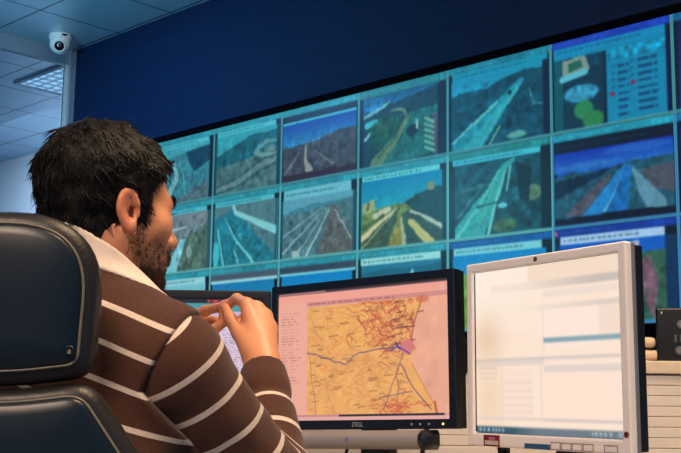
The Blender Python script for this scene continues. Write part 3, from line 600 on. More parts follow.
# silver 5:4 monitor
def hp_pic():
    p = Pic(220, 176, (250, 226, 206)); p.put(np.clip(1-p.u*1.2, 0, 1)*.8*(p.vv < .4)*(1-p.vv*1.5), (253, 240, 228)); p.rect(.4, 0, 1, .1, (240, 214, 190), .7); p.put(np.clip((p.u-.25)/.6, 0, 1)*.9*(p.vv > .1)*(p.vv < .145), (196, 184, 176)); p.rect(.12, .1, .35, .14, (236, 220, 206), .6)
    p.rect(.5, .165, 1, .2, (238, 220, 206)); p.put(np.clip((p.u-.3)/.6, 0, 1)*.7*(p.vv > .24)*(p.vv < .27), (206, 194, 186)); p.rect(.5, .28, .86, .5, (252, 228, 214)); p.line([(.5, .28), (.5, .56)], .005, (228, 208, 194)); p.rect(.86, .27, 1, .43, (244, 218, 202))
    p.rect(.5, .44, 1, .468, (132, 164, 174)); p.rect(0, .545, 1, .565, (212, 198, 188)); p.rect(.0, .565, .5, .59, (226, 210, 198)); p.rect(.5, .6, 1, .64, (224, 208, 198)); p.rect(.5, .64, 1, .905, (252, 226, 206))
    p.put(np.exp(-((p.u-.09)/.11)**2-((p.vv-.42)/.14)**2)*.6, (222, 186, 150)); p.put(np.exp(-((p.u-.1)/.12)**2-((p.vv-.8)/.2)**2)*.6, (236, 200, 160))
    for k in range(3): p.rect(.02, .6+k*.03, .16, .606+k*.03, (214, 196, 182))
    for k in range(7): p.rect(.22, .62+k*.043, .42, .652+k*.043, (248, 220, 204)); p.rect(.22, .652+k*.043, .42, .657+k*.043, (228, 198, 186))
    p.line([(.2, .6), (.2, .9)], .005, (226, 204, 192)); p.line([(.48, .6), (.48, .9)], .006, (222, 204, 194)); p.rect(.0, .9, 1, .915, (226, 208, 196)); p.rect(.5, .905, 1, .915, (206, 192, 184))
    p.rect(0, .955, 1, 1, (104, 120, 132)); p.rect(0, .955, .3, 1, (40, 78, 98)); p.put(np.clip((.45-p.u)/.2, 0, 1)*(p.vv > .957), (50, 84, 102)); p.dashes(.02, .22, .978, .02, (190, 220, 232), .8, .012, .02); p.dashes(.8, .92, .978, .016, (210, 222, 228), .8, .01, .014); p.rect(.955, .966, .985, .972, (200, 210, 216)); p.rect(.955, .98, .985, .986, (200, 210, 216))
    for _ in range(3):
        e = np.pad(p.a, ((1, 1), (1, 1), (0, 0)), 'edge'); p.a = (e[1:-1, 1:-1]*2+e[:-2, 1:-1]+e[2:, 1:-1]+e[1:-1, :-2]+e[1:-1, 2:])/6
    return p
az = math.radians(58.15); hb = Vector((.3581, 1.958, .731)); hz = .1025+CAMZ-.731
hp = empty('flat_monitor', 'silver squarish monitor with a pale cream form on screen, standing nearest on the right', 'monitor', frame_M(hb, (math.cos(az), -math.sin(az))))
M = panel_M(hz, math.radians(-.5), math.radians(-.1)); sw, sh = .188, .1505; bs, bt, bb = .0185, .017, .024
MB(M).grid_frame(-sw-bs, sw+bs, -sh-bb, sh+bt, -sw, sw, -sh, sh, -.006, .010).build('bezel', m_silver, hp, bevel=.004, seg=3)
MB(M).box(-sw-bs+.0005, sw+bs-.0005, .009, .018, -sh-bb+.001, sh+bt-.001).build('grey_rim', m_sgrey, hp, bevel=.002)
MB(M).grid_frame(-sw-.0015, sw+.0015, -sh-.0015, sh+.0015, -sw+.0005, sw-.0005, -sh+.0005, sh-.0005, -.0005, .004).build('inner_gasket', m_black, hp)
MB(M).box(-sw-bs+.003, sw+bs-.003, .017, .038, -sh-bb+.004, sh+bt-.004).loft([[(x*k, y, z*k) for x, z in ((-.15, -.12), (.15, -.12), (.15, .12), (-.15, .12))] for y, k in ((.037, 1), (.06, .8))]).build('back_housing', m_bezs, hp, bevel=.003)
link('screen', hp_pic().mesh('screen', -sw, sw, -sh, sh, .002, M), m_mon, hp)
yb = -.0065
MB(M).lathe([(0, 0), (.0045, 0), (.0045, .001), (.003, .0014), (0, .0014)], 20, Matrix.Translation((-.008, yb+.0005, sh+bt*.5)) @ Matrix.Rotation(PI/2, 4, 'X')).build('maker_emblem', mat('emblem_grey', (90, 92, 100), .3, metal=.6), hp)
sk = MB(M).box(-.158, -.113, yb-.0002, yb+.001, -sh-bb+.001, -sh-.0025).build('sticker', mat('maroon_sticker', (120, 18, 44), .5), hp)
MB(M).box(-.154, -.116, yb-.0006, yb, -sh-bb+.004, -sh-.0125).build('sticker_panel', mat('sticker_pale', (206, 190, 186), .5), sk)
MB(M).box(-.143, -.125, yb-.0006, yb, -sh-.0115, -sh-.0065).build('sticker_emblem', mat('sticker_rose', (176, 120, 124), .5), sk)
MB(M).lathe([(0, 0), (.0052, 0), (.0052, .001), (0, .001)], 18, Matrix.Translation((sw+bs*.5, yb+.0005, -sh+.008)) @ Matrix.Rotation(PI/2, 4, 'X')).build('round_sticker', mat('round_maroon', (130, 66, 70), .5), hp)
MB(M).lathe([(0, 0), (.0022, 0), (.0022, .001), (0, .001)], 12, Matrix.Translation((sw+bs*.5, yb-.0006, -sh+.009)) @ Matrix.Rotation(PI/2, 4, 'X')).build('round_sticker_dot', mat('round_dark', (70, 20, 30), .5), hp)
MB(M).box(-.045, .02, yb-.0002, yb+.001, -sh-bb+.001, -sh-.014).build('blue_label', mat('blue_label', (40, 84, 130), .5), hp)
for k, x in enumerate((.022, .048, .074, .10, .148)):
    bt_ = MB(M).grid_frame(x, x+(.03 if k == 4 else .024), -sh-bb+.002, -sh-.0095, x+.001, x+(.029 if k == 4 else .023), -sh-bb+.003, -sh-.0105, yb-.0006, yb+.001).build('button_outline', mat('button_line', (150, 130, 140), .5), hp)
stand(hp, hz-.05, m_bezs)
# cables
m_cab = mat('black_cable', (10, 11, 15), .5)
def cable(pts, r, lab, nm='cable', par=None):
    P = [Vector(p) for p in pts]; out = []
    for i in range(len(P)-1):
        p0 = P[max(i-1, 0)]; p1 = P[i]; p2 = P[i+1]; p3 = P[min(i+2, len(P)-1)]
        for k in range(8):
            t = k/8; out.append(.5*((2*p1)+(p2-p0)*t+(2*p0-5*p1+4*p2-p3)*t*t+(3*p1-p0-3*p2+p3)*t**3))
    out.append(P[-1]); o = MB().tube(out, r, 8).build(nm, m_cab, smooth=True)
    if par:
        o.data.transform(par.matrix_world.inverted()); o.parent = par; return o
    return tag(o, lab, 'cable')
cable([U(352, 438, 2.42), U(346, 455, 2.36), U(349, 490, 2.40), U(351, 499, 2.42)], .0035, '', par=DELL_MAP)
cable([U(368, 440, 2.42), U(371, 452, 2.38), U(377, 480, 2.42), U(379, 499, 2.44)], .0028, '', par=DELL_MAP)
cable([U(390, 438, 2.42), U(391, 452, 2.38), U(390, 490, 2.42), U(392, 499, 2.44)], .0028, '', par=DELL_MAP)
cable([U(499, 436, 2.16), U(501, 452, 2.12), U(505, 480, 2.14), U(508, 514, 2.13)], .006, '', par=hp)
cable([U(507, 436, 2.16), U(507, 452, 2.12), U(508, 480, 2.14), U(511, 514, 2.13)], .006, '', par=hp)
cable([U(436, 335, 2.20), U(452, 334, 2.32), U(464, 340, 2.36), U(467, 352, 2.37), U(465, 372, 2.37), U(450, 392, 2.37), U(436, 410, 2.37), U(424, 440, 2.37), U(420, 499, 2.37)], .005, '', par=DELL_MAP)
# ================================================================== CHAIR
CHY = math.radians(-3); CX = np.array([math.cos(CHY), -math.sin(CHY), 0]); CFY = np.array([math.sin(CHY), math.cos(CHY), 0])
cpos = U(-7, 300, 1.33)
chair = empty('office_chair', 'dark glossy shell office chair with padded rim, in which the man sits', 'chair', frame_M((cpos[0], cpos[1], 0), CX))
m_shell = mat('satin_blue_black_shell', (8, 24, 38), .36, noise=.12, nscale=5, spec=.5)
m_cush = mat('dark_leather', (32, 30, 33), .42, noise=.15, nscale=20, bump=.25, bscale=220)
m_rim_hl = mat('edge_highlight_grey', (116, 110, 98), .35, noise=.1)  # edge highlight round the chair shells, put into a lighter grey ring
def rounded(pts, rad, n=8):
    out = []; k = len(pts)
    for i in range(k):
        p = np.array(pts[i], float); a = np.array(pts[i-1], float); b = np.array(pts[(i+1) % k], float); r = rad[i]
        da = (a-p)/np.linalg.norm(a-p); db = (b-p)/np.linalg.norm(b-p); q0 = p+da*r; q1 = p+db*r
        for j in range(n+1):
            t = j/n; out.append((1-t)**2*q0+2*t*(1-t)*p+t*t*q1)
    return out
def inset(pts, d):
    P = np.array(pts); T = np.roll(P, -1, 0)-np.roll(P, 1, 0); T /= np.linalg.norm(T, axis=1, keepdims=True)+1e-9
    return P+np.stack([-T[:, 1], T[:, 0]], 1)*d
def slab(name, outline, layers, m, parent, bend=.0, lean=0, z0=0, smooth=True):
    # layers: (inset, y); outline counter-clockwise in x,z
    rings = []
    cen = np.mean(np.array(outline), 0)
    for ly in layers:
        d, y = ly[:2]; q = inset(outline, d); q = cen+(q-cen)*(ly[2] if len(ly) > 2 else 1); rings.append([(x, y+bend*x*x+lean*(z-z0), z) for x, z in q])
    return MB().loft(rings).build(name, m, parent, smooth=smooth)
hz0, hz1 = float(U(40, 387, 1.31)[2]), float(U(0, 209, 1.33)[2]); hwid = .122
hout = rounded([(-hwid+.004, hz0+.013), (0, hz0-.003), (hwid-.004, hz0+.013), (hwid+.004, hz1), (-hwid-.004, hz1)], [.03, .06, .03, .11, .11], 12)
hd = slab('headrest', hout, [(.03, .05), (.008, .044), (0, .033), (0, .018), (.005, .007), (.016, .002), (.03, .004)], m_cush, chair, bend=1.0)
slab('headrest_edge_highlight', hout, [(.0155, .008), (.0155, -.002), (.017, -.0035), (.0185, -.002), (.019, .006)], m_rim_hl, hd, bend=1.0)
slab('headrest_shell', hout, [(.016, .006), (.017, -.0015), (.022, -.005), (.024, -.007, .93), (.024, -.009, .75), (.024, -.0095, .4), (.024, -.0095, .1)], m_shell, hd, bend=1.0)
sx = .094
MB().lathe([(0, 0), (.006, 0), (.006, .001), (.004, .0015), (.003, .0005), (0, .0005)], 20, Matrix.Translation((sx, sx*sx-.0105, hz0+.044)) @ Matrix.Rotation(PI/2, 4, 'X')).build('screw', m_black, hd, smooth=True)
MB().lathe([(0, 0), (.006, 0), (.006, .001), (.004, .0015), (.003, .0005), (0, .0005)], 20, Matrix.Translation((-sx, sx*sx-.0105, hz0+.044)) @ Matrix.Rotation(PI/2, 4, 'X')).build('screw', m_black, hd, smooth=True)
bz1 = hz0-.002; bz0 = .52
bout = rounded([(-.2, bz0), (.2, bz0), (.235, bz0+.18), (.205, bz1-.12), (.116, bz1+.011), (0, bz1-.005), (-.116, bz1+.011), (-.205, bz1-.12), (-.235, bz0+.18)], [.06, .06, .05, .05, .03, .06, .03, .05, .05], 8)
bk = slab('backrest', bout, [(.03, .05), (.008, .044), (0, .033), (0, .018), (.005, .007), (.014, .002), (.03, .004)], m_cush, chair, bend=.8)
slab('backrest_edge_highlight', bout, [(.0145, .008), (.0145, -.002), (.016, -.0035), (.0175, -.002), (.018, .006)], m_rim_hl, bk, bend=.8)
slab('backrest_shell', bout, [(.015, .006), (.016, -.002), (.022, -.006), (.024, -.008, .94), (.024, -.010, .75), (.024, -.0105, .4), (.024, -.0105, .1)], m_shell, bk, bend=.8)
sout = rounded([(-.22, .07), (.22, .07), (.25, .5), (-.25, .5)], [.08, .08, .1, .1], 8)
so = slab('seat', sout, [(.03, .435), (.006, .428), (0, .41), (.002, .385), (.03, .37)], m_cush, chair)
for v in so.data.vertices: v.co = (v.co.x, v.co.z, v.co.y)
MB().box(-.04, .04, -.016, .10, .36, .60).build('back_bracket', m_black, chair, bevel=.006)
MB().tube([(0, .26, .08), (0, .26, .37)], .028, 16).build('gas_column', m_leg, chair, smooth=True)
for k in range(5):
    a = 2*PI*k/5+.3; e = Vector((math.cos(a), math.sin(a), 0)); c0 = Vector((0, .26, 0))
    lg = MB().tube([c0+e*.02+Vector((0, 0, .10)), c0+e*.15+Vector((0, 0, .09)), c0+e*.30+Vector((0, 0, .065))], [.028, .022, .015], 10).build('base_leg', m_black, chair, smooth=True)
    pcs = c0+e*.30; sd = Vector((-e.y, e.x, 0))
    MB().tube([pcs-sd*.022+Vector((0, 0, .028)), pcs+sd*.022+Vector((0, 0, .028))], .028, 16).build('caster', m_black, lg, smooth=True)
#PERSON_BEGIN
# ================================================================== PERSON
SO_T = 0.0; SO_R = .035
BY = math.radians(35); BF = np.array([math.sin(BY), math.cos(BY), 0]); BR = np.array([math.cos(BY), -math.sin(BY), 0]); ZZ = np.array([0, 0, 1.])
NB = U(92, 292, 1.60)                                  # base of the neck
PV = np.array([cpos[0], cpos[1], 0])+.20*CFY+.05*CX; PV[2] = .56   # pelvis
person = empty('person', 'man in brown sweater with pale stripes, seen from behind, fingers pinched before the monitors', 'person', Matrix.Translation((PV[0], PV[1], 0)))
HC = U(109, 208, 1.60); HY = math.radians(53); HP_ = math.radians(-4)
hf = np.array([math.sin(HY), math.cos(HY), 0]); hr = np.array([math.cos(HY), -math.sin(HY), 0])
hf, hz_ = hf*math.cos(HP_)+ZZ*math.sin(HP_), ZZ*math.cos(HP_)-hf*math.sin(HP_)
HB = np.stack([hr, hf, hz_], 1)                        # head axes as columns: right, forward, up
def hl(P): return (P-HC.astype(np.float32))@HB.astype(np.float32)
def hw(p): return HC+HB@np.array(p, float)
SR = U(172, 366, 1.515); SL = NB-.165*BR+.03*BF-.06*ZZ
ER = U(277, 492, 1.62); WR = U(263, 368, 1.785)
q1 = U(193, 308, 1.5); q2 = U(152, 384, 1.5); SEAM_R = np.cross(q2-q1, .45*BF+.9*ray(172, 340)); SEAM_R /= np.linalg.norm(SEAM_R)
if SEAM_R@(ER-q1) < 0: SEAM_R = -SEAM_R
mir = lambda v: v-2*BR*(v@BR)
SEAM_L = mir(SEAM_R); q1L = NB+mir(q1-NB)
EL = np.array([-.45, 1.80, .83]); WL = U(170, 344, 1.90)
KR = PV+.105*BR+.42*BF-.03*ZZ; KL = PV-.105*BR+.42*BF-.03*ZZ
AR = KR+np.array([.03, .06, -.44]); AL = KL+np.array([.0, .05, -.44])
def head_sdf(P):
    q = hl(P); ax = np.abs(q[:, 0:1]); m = np.concatenate([ax, q[:, 1:]], 1)   # mirrored
    d = ell(q, (0, -.009, .034), (.073, .090, .080))
    d = smin(d, ell(q, (0, .030, -.030), (.059, .060, .082)), .03)
    d = smin(d, cone(m, (.050, -.002, -.052), (.020, .066, -.100), .016, .016), .03)
    d = smin(d, ell(q, (0, .074, -.103), (.021, .017, .018)), .022)
    d = smin(d, ell(m, (.040, .058, -.022), (.024, .022, .02)), .025)
    d = smin(d, cone(m, (.008, .088, .016), (.042, .070, .014), .010, .009), .018)
    d = smax(d, -ell(m, (.030, .102, -.004), (.019, .018, .015)), .016)
    d = smin(d, ell(m, (.030, .076, -.005), (.0125, .0125, .0115)), .004)
    d = smin(d, cone(q, (0, .086, .006), (0, .106, -.034), .0075, .009), .012)
    d = smin(d, ell(q, (0, .1065, -.035), (.0105, .0095, .009)), .008)
    d = smin(d, ell(m, (.011, .096, -.040), (.0075, .010, .0075)), .008)
    d = smin(d, ell(q, (0, .084, -.066), (.030, .016, .018)), .016)
    d = smin(d, cone(m, (0, .0985, -.0655), (.020, .088, -.067), .0055, .003), .005)
    d = smin(d, cone(m, (0, .0975, -.0765), (.018, .088, -.073), .0065, .003), .005)
    # ears
    ca, sa = math.cos(.12), math.sin(.12)
    R = np.array([[ca, -sa, 0], [sa, ca, 0], [0, 0, 1]], np.float32)      # columns: outward, along the head, up
    ec = np.array((.0755, -.006, -.014), np.float32)
    e = (m-ec)@R; tilt = .18; e2 = np.stack([e[:, 0], e[:, 1]*math.cos(tilt)+e[:, 2]*math.sin(tilt), e[:, 2]*math.cos(tilt)-e[:, 1]*math.sin(tilt)], 1)
    e2 = e2/np.array((.9, 1., .9), np.float32); a, b = e2[:, 1]/.0175, e2[:, 2]/.031; wdt = 1-.22*np.clip(-b, 0, 1); rad = np.hypot(a/wdt, b)
    plate = np.maximum((rad-1)*.0175, np.abs(e2[:, 0])-.0035)
    helix = np.hypot((rad-.90)*.018, e2[:, 0]-.004)-np.where((a > .55) & (b < .1), .0015, .0042)
    anti = np.hypot((rad-.52)*.018, e2[:, 0]-.002)-np.where(a > .0, .0, .003)
    ear = smin(smin(plate, helix, .005), anti, .004)
    ear = smin(ear, ell(e2, (.001, .002, -.027), (.005, .009, .010)), .006)
    ear = smin(ear, ell(e2, (.001, .0155, -.004), (.004, .004, .007)), .004)
    ear = smax(ear, -ell(e2, (.006, .006, -.004), (.008, .008, .011)), .004)
    d = smin(d, ear, .007)
    return d
NT0 = hw((0, -.030, -.045))
HANDS = {}
def hand_pts(W_, fing, thumb): return [np.array(U(*p)) for p in W_], [[np.array(U(*p)) for p in f] for f in fing], [np.array(U(*p)) for p in thumb]
RH = hand_pts([(264, 366, 1.785)], [[(246, 304, 1.835), (237, 299, 1.878), (227, 305, 1.89), (223, 313, 1.878)], [(257, 308, 1.845), (251, 312, 1.892), (241, 320, 1.898), (236, 326, 1.885)],
    [(266, 316, 1.845), (261, 323, 1.888), (251, 331, 1.893), (245, 334, 1.88)], [(271.5, 328, 1.84), (267, 334, 1.874), (259, 339, 1.88), (253, 341, 1.87)]],
    [(251, 352, 1.792), (239, 334, 1.815), (230, 319, 1.838), (225, 308, 1.852)])
LH = hand_pts([(170, 344, 1.90)], [[(186, 319, 1.915), (205, 311, 1.912), (216, 308, 1.902), (223, 308, 1.892)], [(184, 327, 1.932), (203, 321, 1.948), (214, 321, 1.938), (221, 324, 1.925)],
    [(182, 336, 1.945), (199, 331, 1.96), (209, 331, 1.945), (214, 334, 1.93)], [(181, 344, 1.945), (195, 343, 1.955), (203, 343, 1.945), (207, 345, 1.935)]],
    [(178, 347, 1.885), (195, 341, 1.872), (211, 332, 1.872), (224, 322, 1.876)])
def hand_sdf(P, H, wrist):
    d = None
    for i, f in enumerate(H[1]):
        s = (.98, 1.02, .97, .86)[i]
        m0 = wrist+(f[0]-wrist)*.22
        pm = cone(P, m0, f[0], .0165, .0118*s); d = pm if d is None else smin(d, pm, .014)
    pw = smin(d, cone(P, wrist, wrist+(H[1][1][0]-wrist)*.25, .026, .022), .015)
    t = H[2]
    pw = smin(pw, cone(P, t[0], t[1], .0165, .0115), .016)
    for i, f in enumerate(H[1]):
        s = (.98, 1.02, .97, .86)[i]
        fg = chain(P, f, [.0108*s, .0092*s, .0083*s, .0070*s], .004)
        fg = smin(fg, ell(P, f[1], (.0097*s,)*3), .004)
        pw = smin(pw, fg, .0045)
    th = chain(P, t[1:], [.0115, .0100, .0082], .004); th = smin(th, ell(P, t[2], (.0106,)*3), .004)
    return smin(pw, th, .005)
def torso_sdf(P, g=0.):
    s0 = PV; s1 = PV*.62+(NB-.10*BF)*.38; up = NB-.17*ZZ-.015*BF
    R = np.stack([BR, BF, ZZ], 1)
    d = ell(P, up, (.172, .112, .20), R)
    d = smin(d, ell(P, s1+.02*BF, (.155, .115, .19), R), .08)
    d = smin(d, ell(P, s0, (.175, .13, .13), R), .08)
    d = smin(d, cone(P, SL, SR, .058, .058), .05)
    d = smin(d, cone(P, NB-.015*ZZ, SR+np.array([0, 0, .004]), .038, .046), .04)
    d = smin(d, cone(P, NB-.015*ZZ, SL+np.array([0, 0, .004]), .038, .046), .04)
    return d-g
def neck_sdf(P): return cone(P, NT0, NB-.03*ZZ-.005*BF, .054, .062)
def arm_r(P, g=0): return smin(cone(P, SR, ER, .056, .043), cone(P, ER, WR, .043, .027), .02)-g
def arm_l(P, g=0): return smin(cone(P, SL, EL, .056, .043), cone(P, EL, WL, .043, .027), .02)-g
def legs(P, g=0):
    h1 = PV+.10*BR; h2 = PV-.10*BR
    d = None
    for h_, k_, a_ in ((h1, KR, AR), (h2, KL, AL)):
        e = smin(cone(P, h_-.03*ZZ, k_, .085, .06), cone(P, k_, a_, .058, .042), .03); d = e if d is None else smin(d, e, .02)
    return d-g
def foot(P, a_, g=0): return smin(cone(P, a_-.045*ZZ-.04*BF, a_+.15*BF-.062*ZZ, .036, .024), cone(P, a_, a_-.04*ZZ, .04, .04), .03)-g
def body_sdf(P):
    d = smin(head_sdf(P), neck_sdf(P), .028)
    d = smin(d, torso_sdf(P, -.012), .045)
    for S_, E_, W_ in ((SR, ER, WR), (SL, EL, WL)): d = smin(d, smin(cone(P, S_, E_, .046, .037), cone(P, E_, W_, .037, .027), .02), .015)
    d = smin(d, hand_sdf(P, RH, WR), .015); d = smin(d, hand_sdf(P, LH, WL), .015)
    d = smin(d, legs(P), .04); d = smin(d, foot(P, AR), .02); return smin(d, foot(P, AL), .02)
pts = np.array([HC, SR, SL, ER, EL, WR, WL, KR, KL, AR, AL, PV]); lo = pts.min(0)-.19; hi = pts.max(0)+.24
lo[2] = .0
V, Q = nets(body_sdf, lo, hi, .0036)
q = hl(V); col = np.tile(s2l((222, 154, 116)), (len(V), 1))
def mixc(w_, c): 
    global col
    w_ = np.clip(w_, 0, 1)[:, None]; col = col*(1-w_)+s2l(c)*w_
inhead = (np.abs(q[:, 0]) < .1) & (np.abs(q[:, 1]) < .14) & (np.abs(q[:, 2]) < .15)
nz = ripple(V, 260.)
jaw = np.clip((-.030-q[:, 2]-.55*np.clip(.02-q[:, 1], 0, 1))/.02, 0, 1)*np.clip((q[:, 1]-.002)/.02, 0, 1)*(q[:, 2] > -.15)*inhead
mixc(jaw*(.62+.15*nz), (80, 50, 40))
m_ = np.stack([np.abs(q[:, 0]), q[:, 1], q[:, 2]], 1)
eye = np.linalg.norm(m_-np.array((.030, .076, -.005)), axis=1) < .0135
mixc(inhead*eye*(np.abs(q[:, 2]+.006) < .0065)*(q[:, 1] > .08), (226, 216, 208))
mixc(inhead*(np.hypot(m_[:, 0]-.030, q[:, 2]+.006) < .0052)*eye*(q[:, 1] > .08), (40, 24, 18))
lips = inhead*(np.abs(q[:, 2]+.071) < .011)*(np.abs(q[:, 0]) < .021)*(q[:, 1] > .088); mixc(lips*.7, (168, 92, 84))
ear_w = inhead*np.clip((m_[:, 0]-.070)/.006, 0, 1)*(np.abs(q[:, 1]+.015) < .04)*(np.abs(q[:, 2]+.012) < .04); mixc(ear_w*.5, (214, 120, 92))
tips = np.zeros(len(V))
for H in (RH, LH):
    for f in H[1]+[H[2]]: tips = np.maximum(tips, np.clip(1-np.linalg.norm(V-f[-1], axis=1)/.02, 0, 1))
mixc(tips*.6, (222, 122, 98)); 
ks = NT('skin'); av = ks.n('ShaderNodeAttribute', attribute_name='tint'); ks.l(av.outputs['Color'], ks.b.inputs['Base Color'])
ks.b.inputs['Roughness'].default_value = .42; ks.b.inputs['Subsurface Weight'].default_value = .12; ks.b.inputs['Subsurface Radius'].default_value = (.01, .004, .002); ks.b.inputs['Subsurface Scale'].default_value = .5
tcn = ks.n('ShaderNodeTexCoord'); nzn = ks.n('ShaderNodeTexNoise', Scale=420., Detail=2); ks.l(tcn.outputs['Object'], nzn.inputs['Vector']); bpn = ks.n('ShaderNodeBump', Strength=.12, Distance=.001); ks.l(nzn.outputs['Fac'], bpn.inputs['Height']); ks.l(bpn.outputs[0], ks.b.inputs['Normal'])
base_off = np.array([PV[0], PV[1], 0])
def pobj(name, V, Q, m, parent=None, attrs=None, cols=None): return np_obj(name, V-base_off, Q, m, parent or person, attrs, cols)
body = pobj('body', V, Q, ks.m, cols=col)
# ---- hair
m_hair = mat('dark_brown_hair', (11, 8, 8), .6, noise=.3, nscale=60, spec=.25)
HB_Y = [-.14, -.080, -.040, -.014, -.006, .010, .016, .030, .034, .048, .075, .11]
HB_Z = [-.075, -.078, -.066, -.040, .012, .016, -.030, -.034, .022, .036, .074, .09]
def hair_sdf(P, th=0.):
    q = hl(P); zb = np.interp(q[:, 1], HB_Y, HB_Z)
    top = np.clip((q[:, 2]+.02)/.09, 0, 1); bk_ = np.clip((-q[:, 1])/.08, 0, 1)
    t = .003+.007*top+.007*bk_*np.clip((q[:, 2]+.075)/.05, 0, 1)+.004*np.clip((q[:, 1]-.03)/.05, 0, 1)*top
    d = ell(q, (0, -.009, .034), (.073, .090, .080)); d = smin(d, ell(q, (0, .030, -.030), (.059, .060, .082)), .03)
    d = smin(d, cone(P, NT0, NB-.03*ZZ-.005*BF, .053, .06), .03)
    d = d-t-.0035*ripple(P, 95)-.002*ripple(P, 210, 1.)
    return smax(d, (zb+.004*ripple(P, 160, 2.)-q[:, 2])*.8, .008)
V, Q = nets(hair_sdf, HC-.17, HC+.17, .0034)
hair = pobj('hair', V, Q, m_hair)
G = grad(hair_sdf, V); q = hl(V); gl_ = G@HB
sel = np.where((np.linalg.norm(q, axis=1) > .055) & (gl_[:, 2] > -.55))[0]; sel = RNG.choice(sel, 6500)
P_ = V[sel]-G[sel]*.003; N_ = G[sel]; ql = q[sel]
# growth: away from a crown at the upper back, forwards on top, down at the sides and nape
crown = np.array((.0, -.075, .095)); fl = ql-crown; fl[:, 2] -= .05*np.clip((-ql[:, 1]), 0, .1)*10*.6
fl = fl/np.linalg.norm(fl, axis=1, keepdims=True)+RNG.normal(size=fl.shape)*.28
Dw = fl@HB.T; Dw -= N_*(np.sum(Dw*N_, 1, keepdims=True)); Dw /= np.linalg.norm(Dw, axis=1, keepdims=True)+1e-9
lift = RNG.uniform(.0, .2, size=(len(sel), 1)); Dw = Dw+N_*lift; Dw /= np.linalg.norm(Dw, axis=1, keepdims=True)
L_ = RNG.uniform(.014, .03, len(sel))*np.where(ql[:, 1] > .05, .6, 1)*np.where(ql[:, 2] < -.03, .5, 1)*np.where((ql[:, 1] > -.03) & (ql[:, 2] < .05), .55, 1); r_ = RNG.uniform(.0009, .0019, len(sel))
SV, SQ = strands(P_, Dw, N_, L_, r_, curl=.35, droop=.25)
pobj('hair_locks', SV, SQ, mat('dark_brown_locks', (12, 9, 9), .5, noise=.35, nscale=90, spec=.3), parent=None)
# ---- beard, eyebrows, lashes
BV, BQ = nets(head_sdf, HC-.14, HC+.14, .005)
bq = hl(BV); BG = grad(head_sdf, BV); bm_ = np.abs(bq[:, 0])
jw = np.clip((-.036-bq[:, 2]-.5*np.clip(.03-bq[:, 1], 0, 1))/.03, 0, 1)*np.clip((bq[:, 1]-.0)/.02, 0, 1)
sideb = (bq[:, 1] > .004)*(bq[:, 1] < .03)*(bq[:, 2] < -.02)*(bq[:, 2] > -.07)*.8*(bm_ > .045)
mous = (np.abs(bq[:, 2]+.056) < .0075)*(bm_ < .03)*(bq[:, 1] > .07)*1.5
chin = (bq[:, 2] < -.082)*(bq[:, 1] > .035)*1.6
lipx = (np.abs(bq[:, 2]+.071) < .0085)*(bm_ < .019)
wgt = (jw*.8+sideb+mous+chin)*(1-lipx)*(bm_ < .072)*(bq[:, 2] < -.015); wgt = wgt/wgt.sum()
sel = RNG.choice(len(BV), 15000, p=wgt); P_ = BV[sel]+RNG.normal(size=(len(sel), 3))*.0015; N_ = BG[sel]; P_ = P_-N_*.001
dn = np.tile(HB@np.array((0, .25, -1.)), (len(sel), 1))+RNG.normal(size=(len(sel), 3))*.25; dn -= N_*np.sum(dn*N_, 1, keepdims=True); dn /= np.linalg.norm(dn, axis=1, keepdims=True)+1e-9
dn = dn+N_*RNG.uniform(.2, .6, size=(len(sel), 1)); dn /= np.linalg.norm(dn, axis=1, keepdims=True)
ch = (bq[sel][:, 2] < -.08)
SV, SQ = strands(P_, dn, N_, RNG.uniform(.003, .006, len(sel))*np.where(ch, 2.0, 1), .0004, curl=.3, K=3)
pobj('beard', SV, SQ, mat('brown_beard', (54, 34, 26), .5, noise=.3, nscale=80))
for s_ in (1, -1):
    n_ = 170; t = RNG.uniform(0, 1, n_); loc = np.stack([s_*(.014+.034*t), .094-.020*t**1.6+RNG.normal(size=n_)*.0012, .017+.006*np.sin(t*2.6)+RNG.normal(size=n_)*.0022], 1)
    dr = np.stack([np.full(n_, s_*.8), -.35*t, .35-.5*t], 1)+RNG.normal(size=(n_, 3))*.15; dr /= np.linalg.norm(dr, axis=1, keepdims=True)
    nn = np.tile(HB@np.array((0, 1., 0)), (n_, 1)); SV, SQ = strands(HC+loc@HB.T, dr@HB.T, nn, RNG.uniform(.006, .011, n_), .0007, K=3)
    pobj('eyebrow', SV, SQ, m_hair)
    n_ = 40; t = np.linspace(0, 1, n_); loc = np.stack([s_*(.020+.021*t), .0885-.010*(t-.4)**2*4-.002, .003-.004*(t-.4)**2*4], 1)
    dr = np.stack([s_*(t-.4)*.8, np.ones(n_)*.9, np.full(n_, .25)], 1); dr /= np.linalg.norm(dr, axis=1, keepdims=True)
    SV, SQ = strands(HC+loc@HB.T, dr@HB.T, np.tile(HB@np.array((0, 0, -1.)), (n_, 1)), .009, .0005, K=3); pobj('eyelashes', SV, SQ, m_hair)
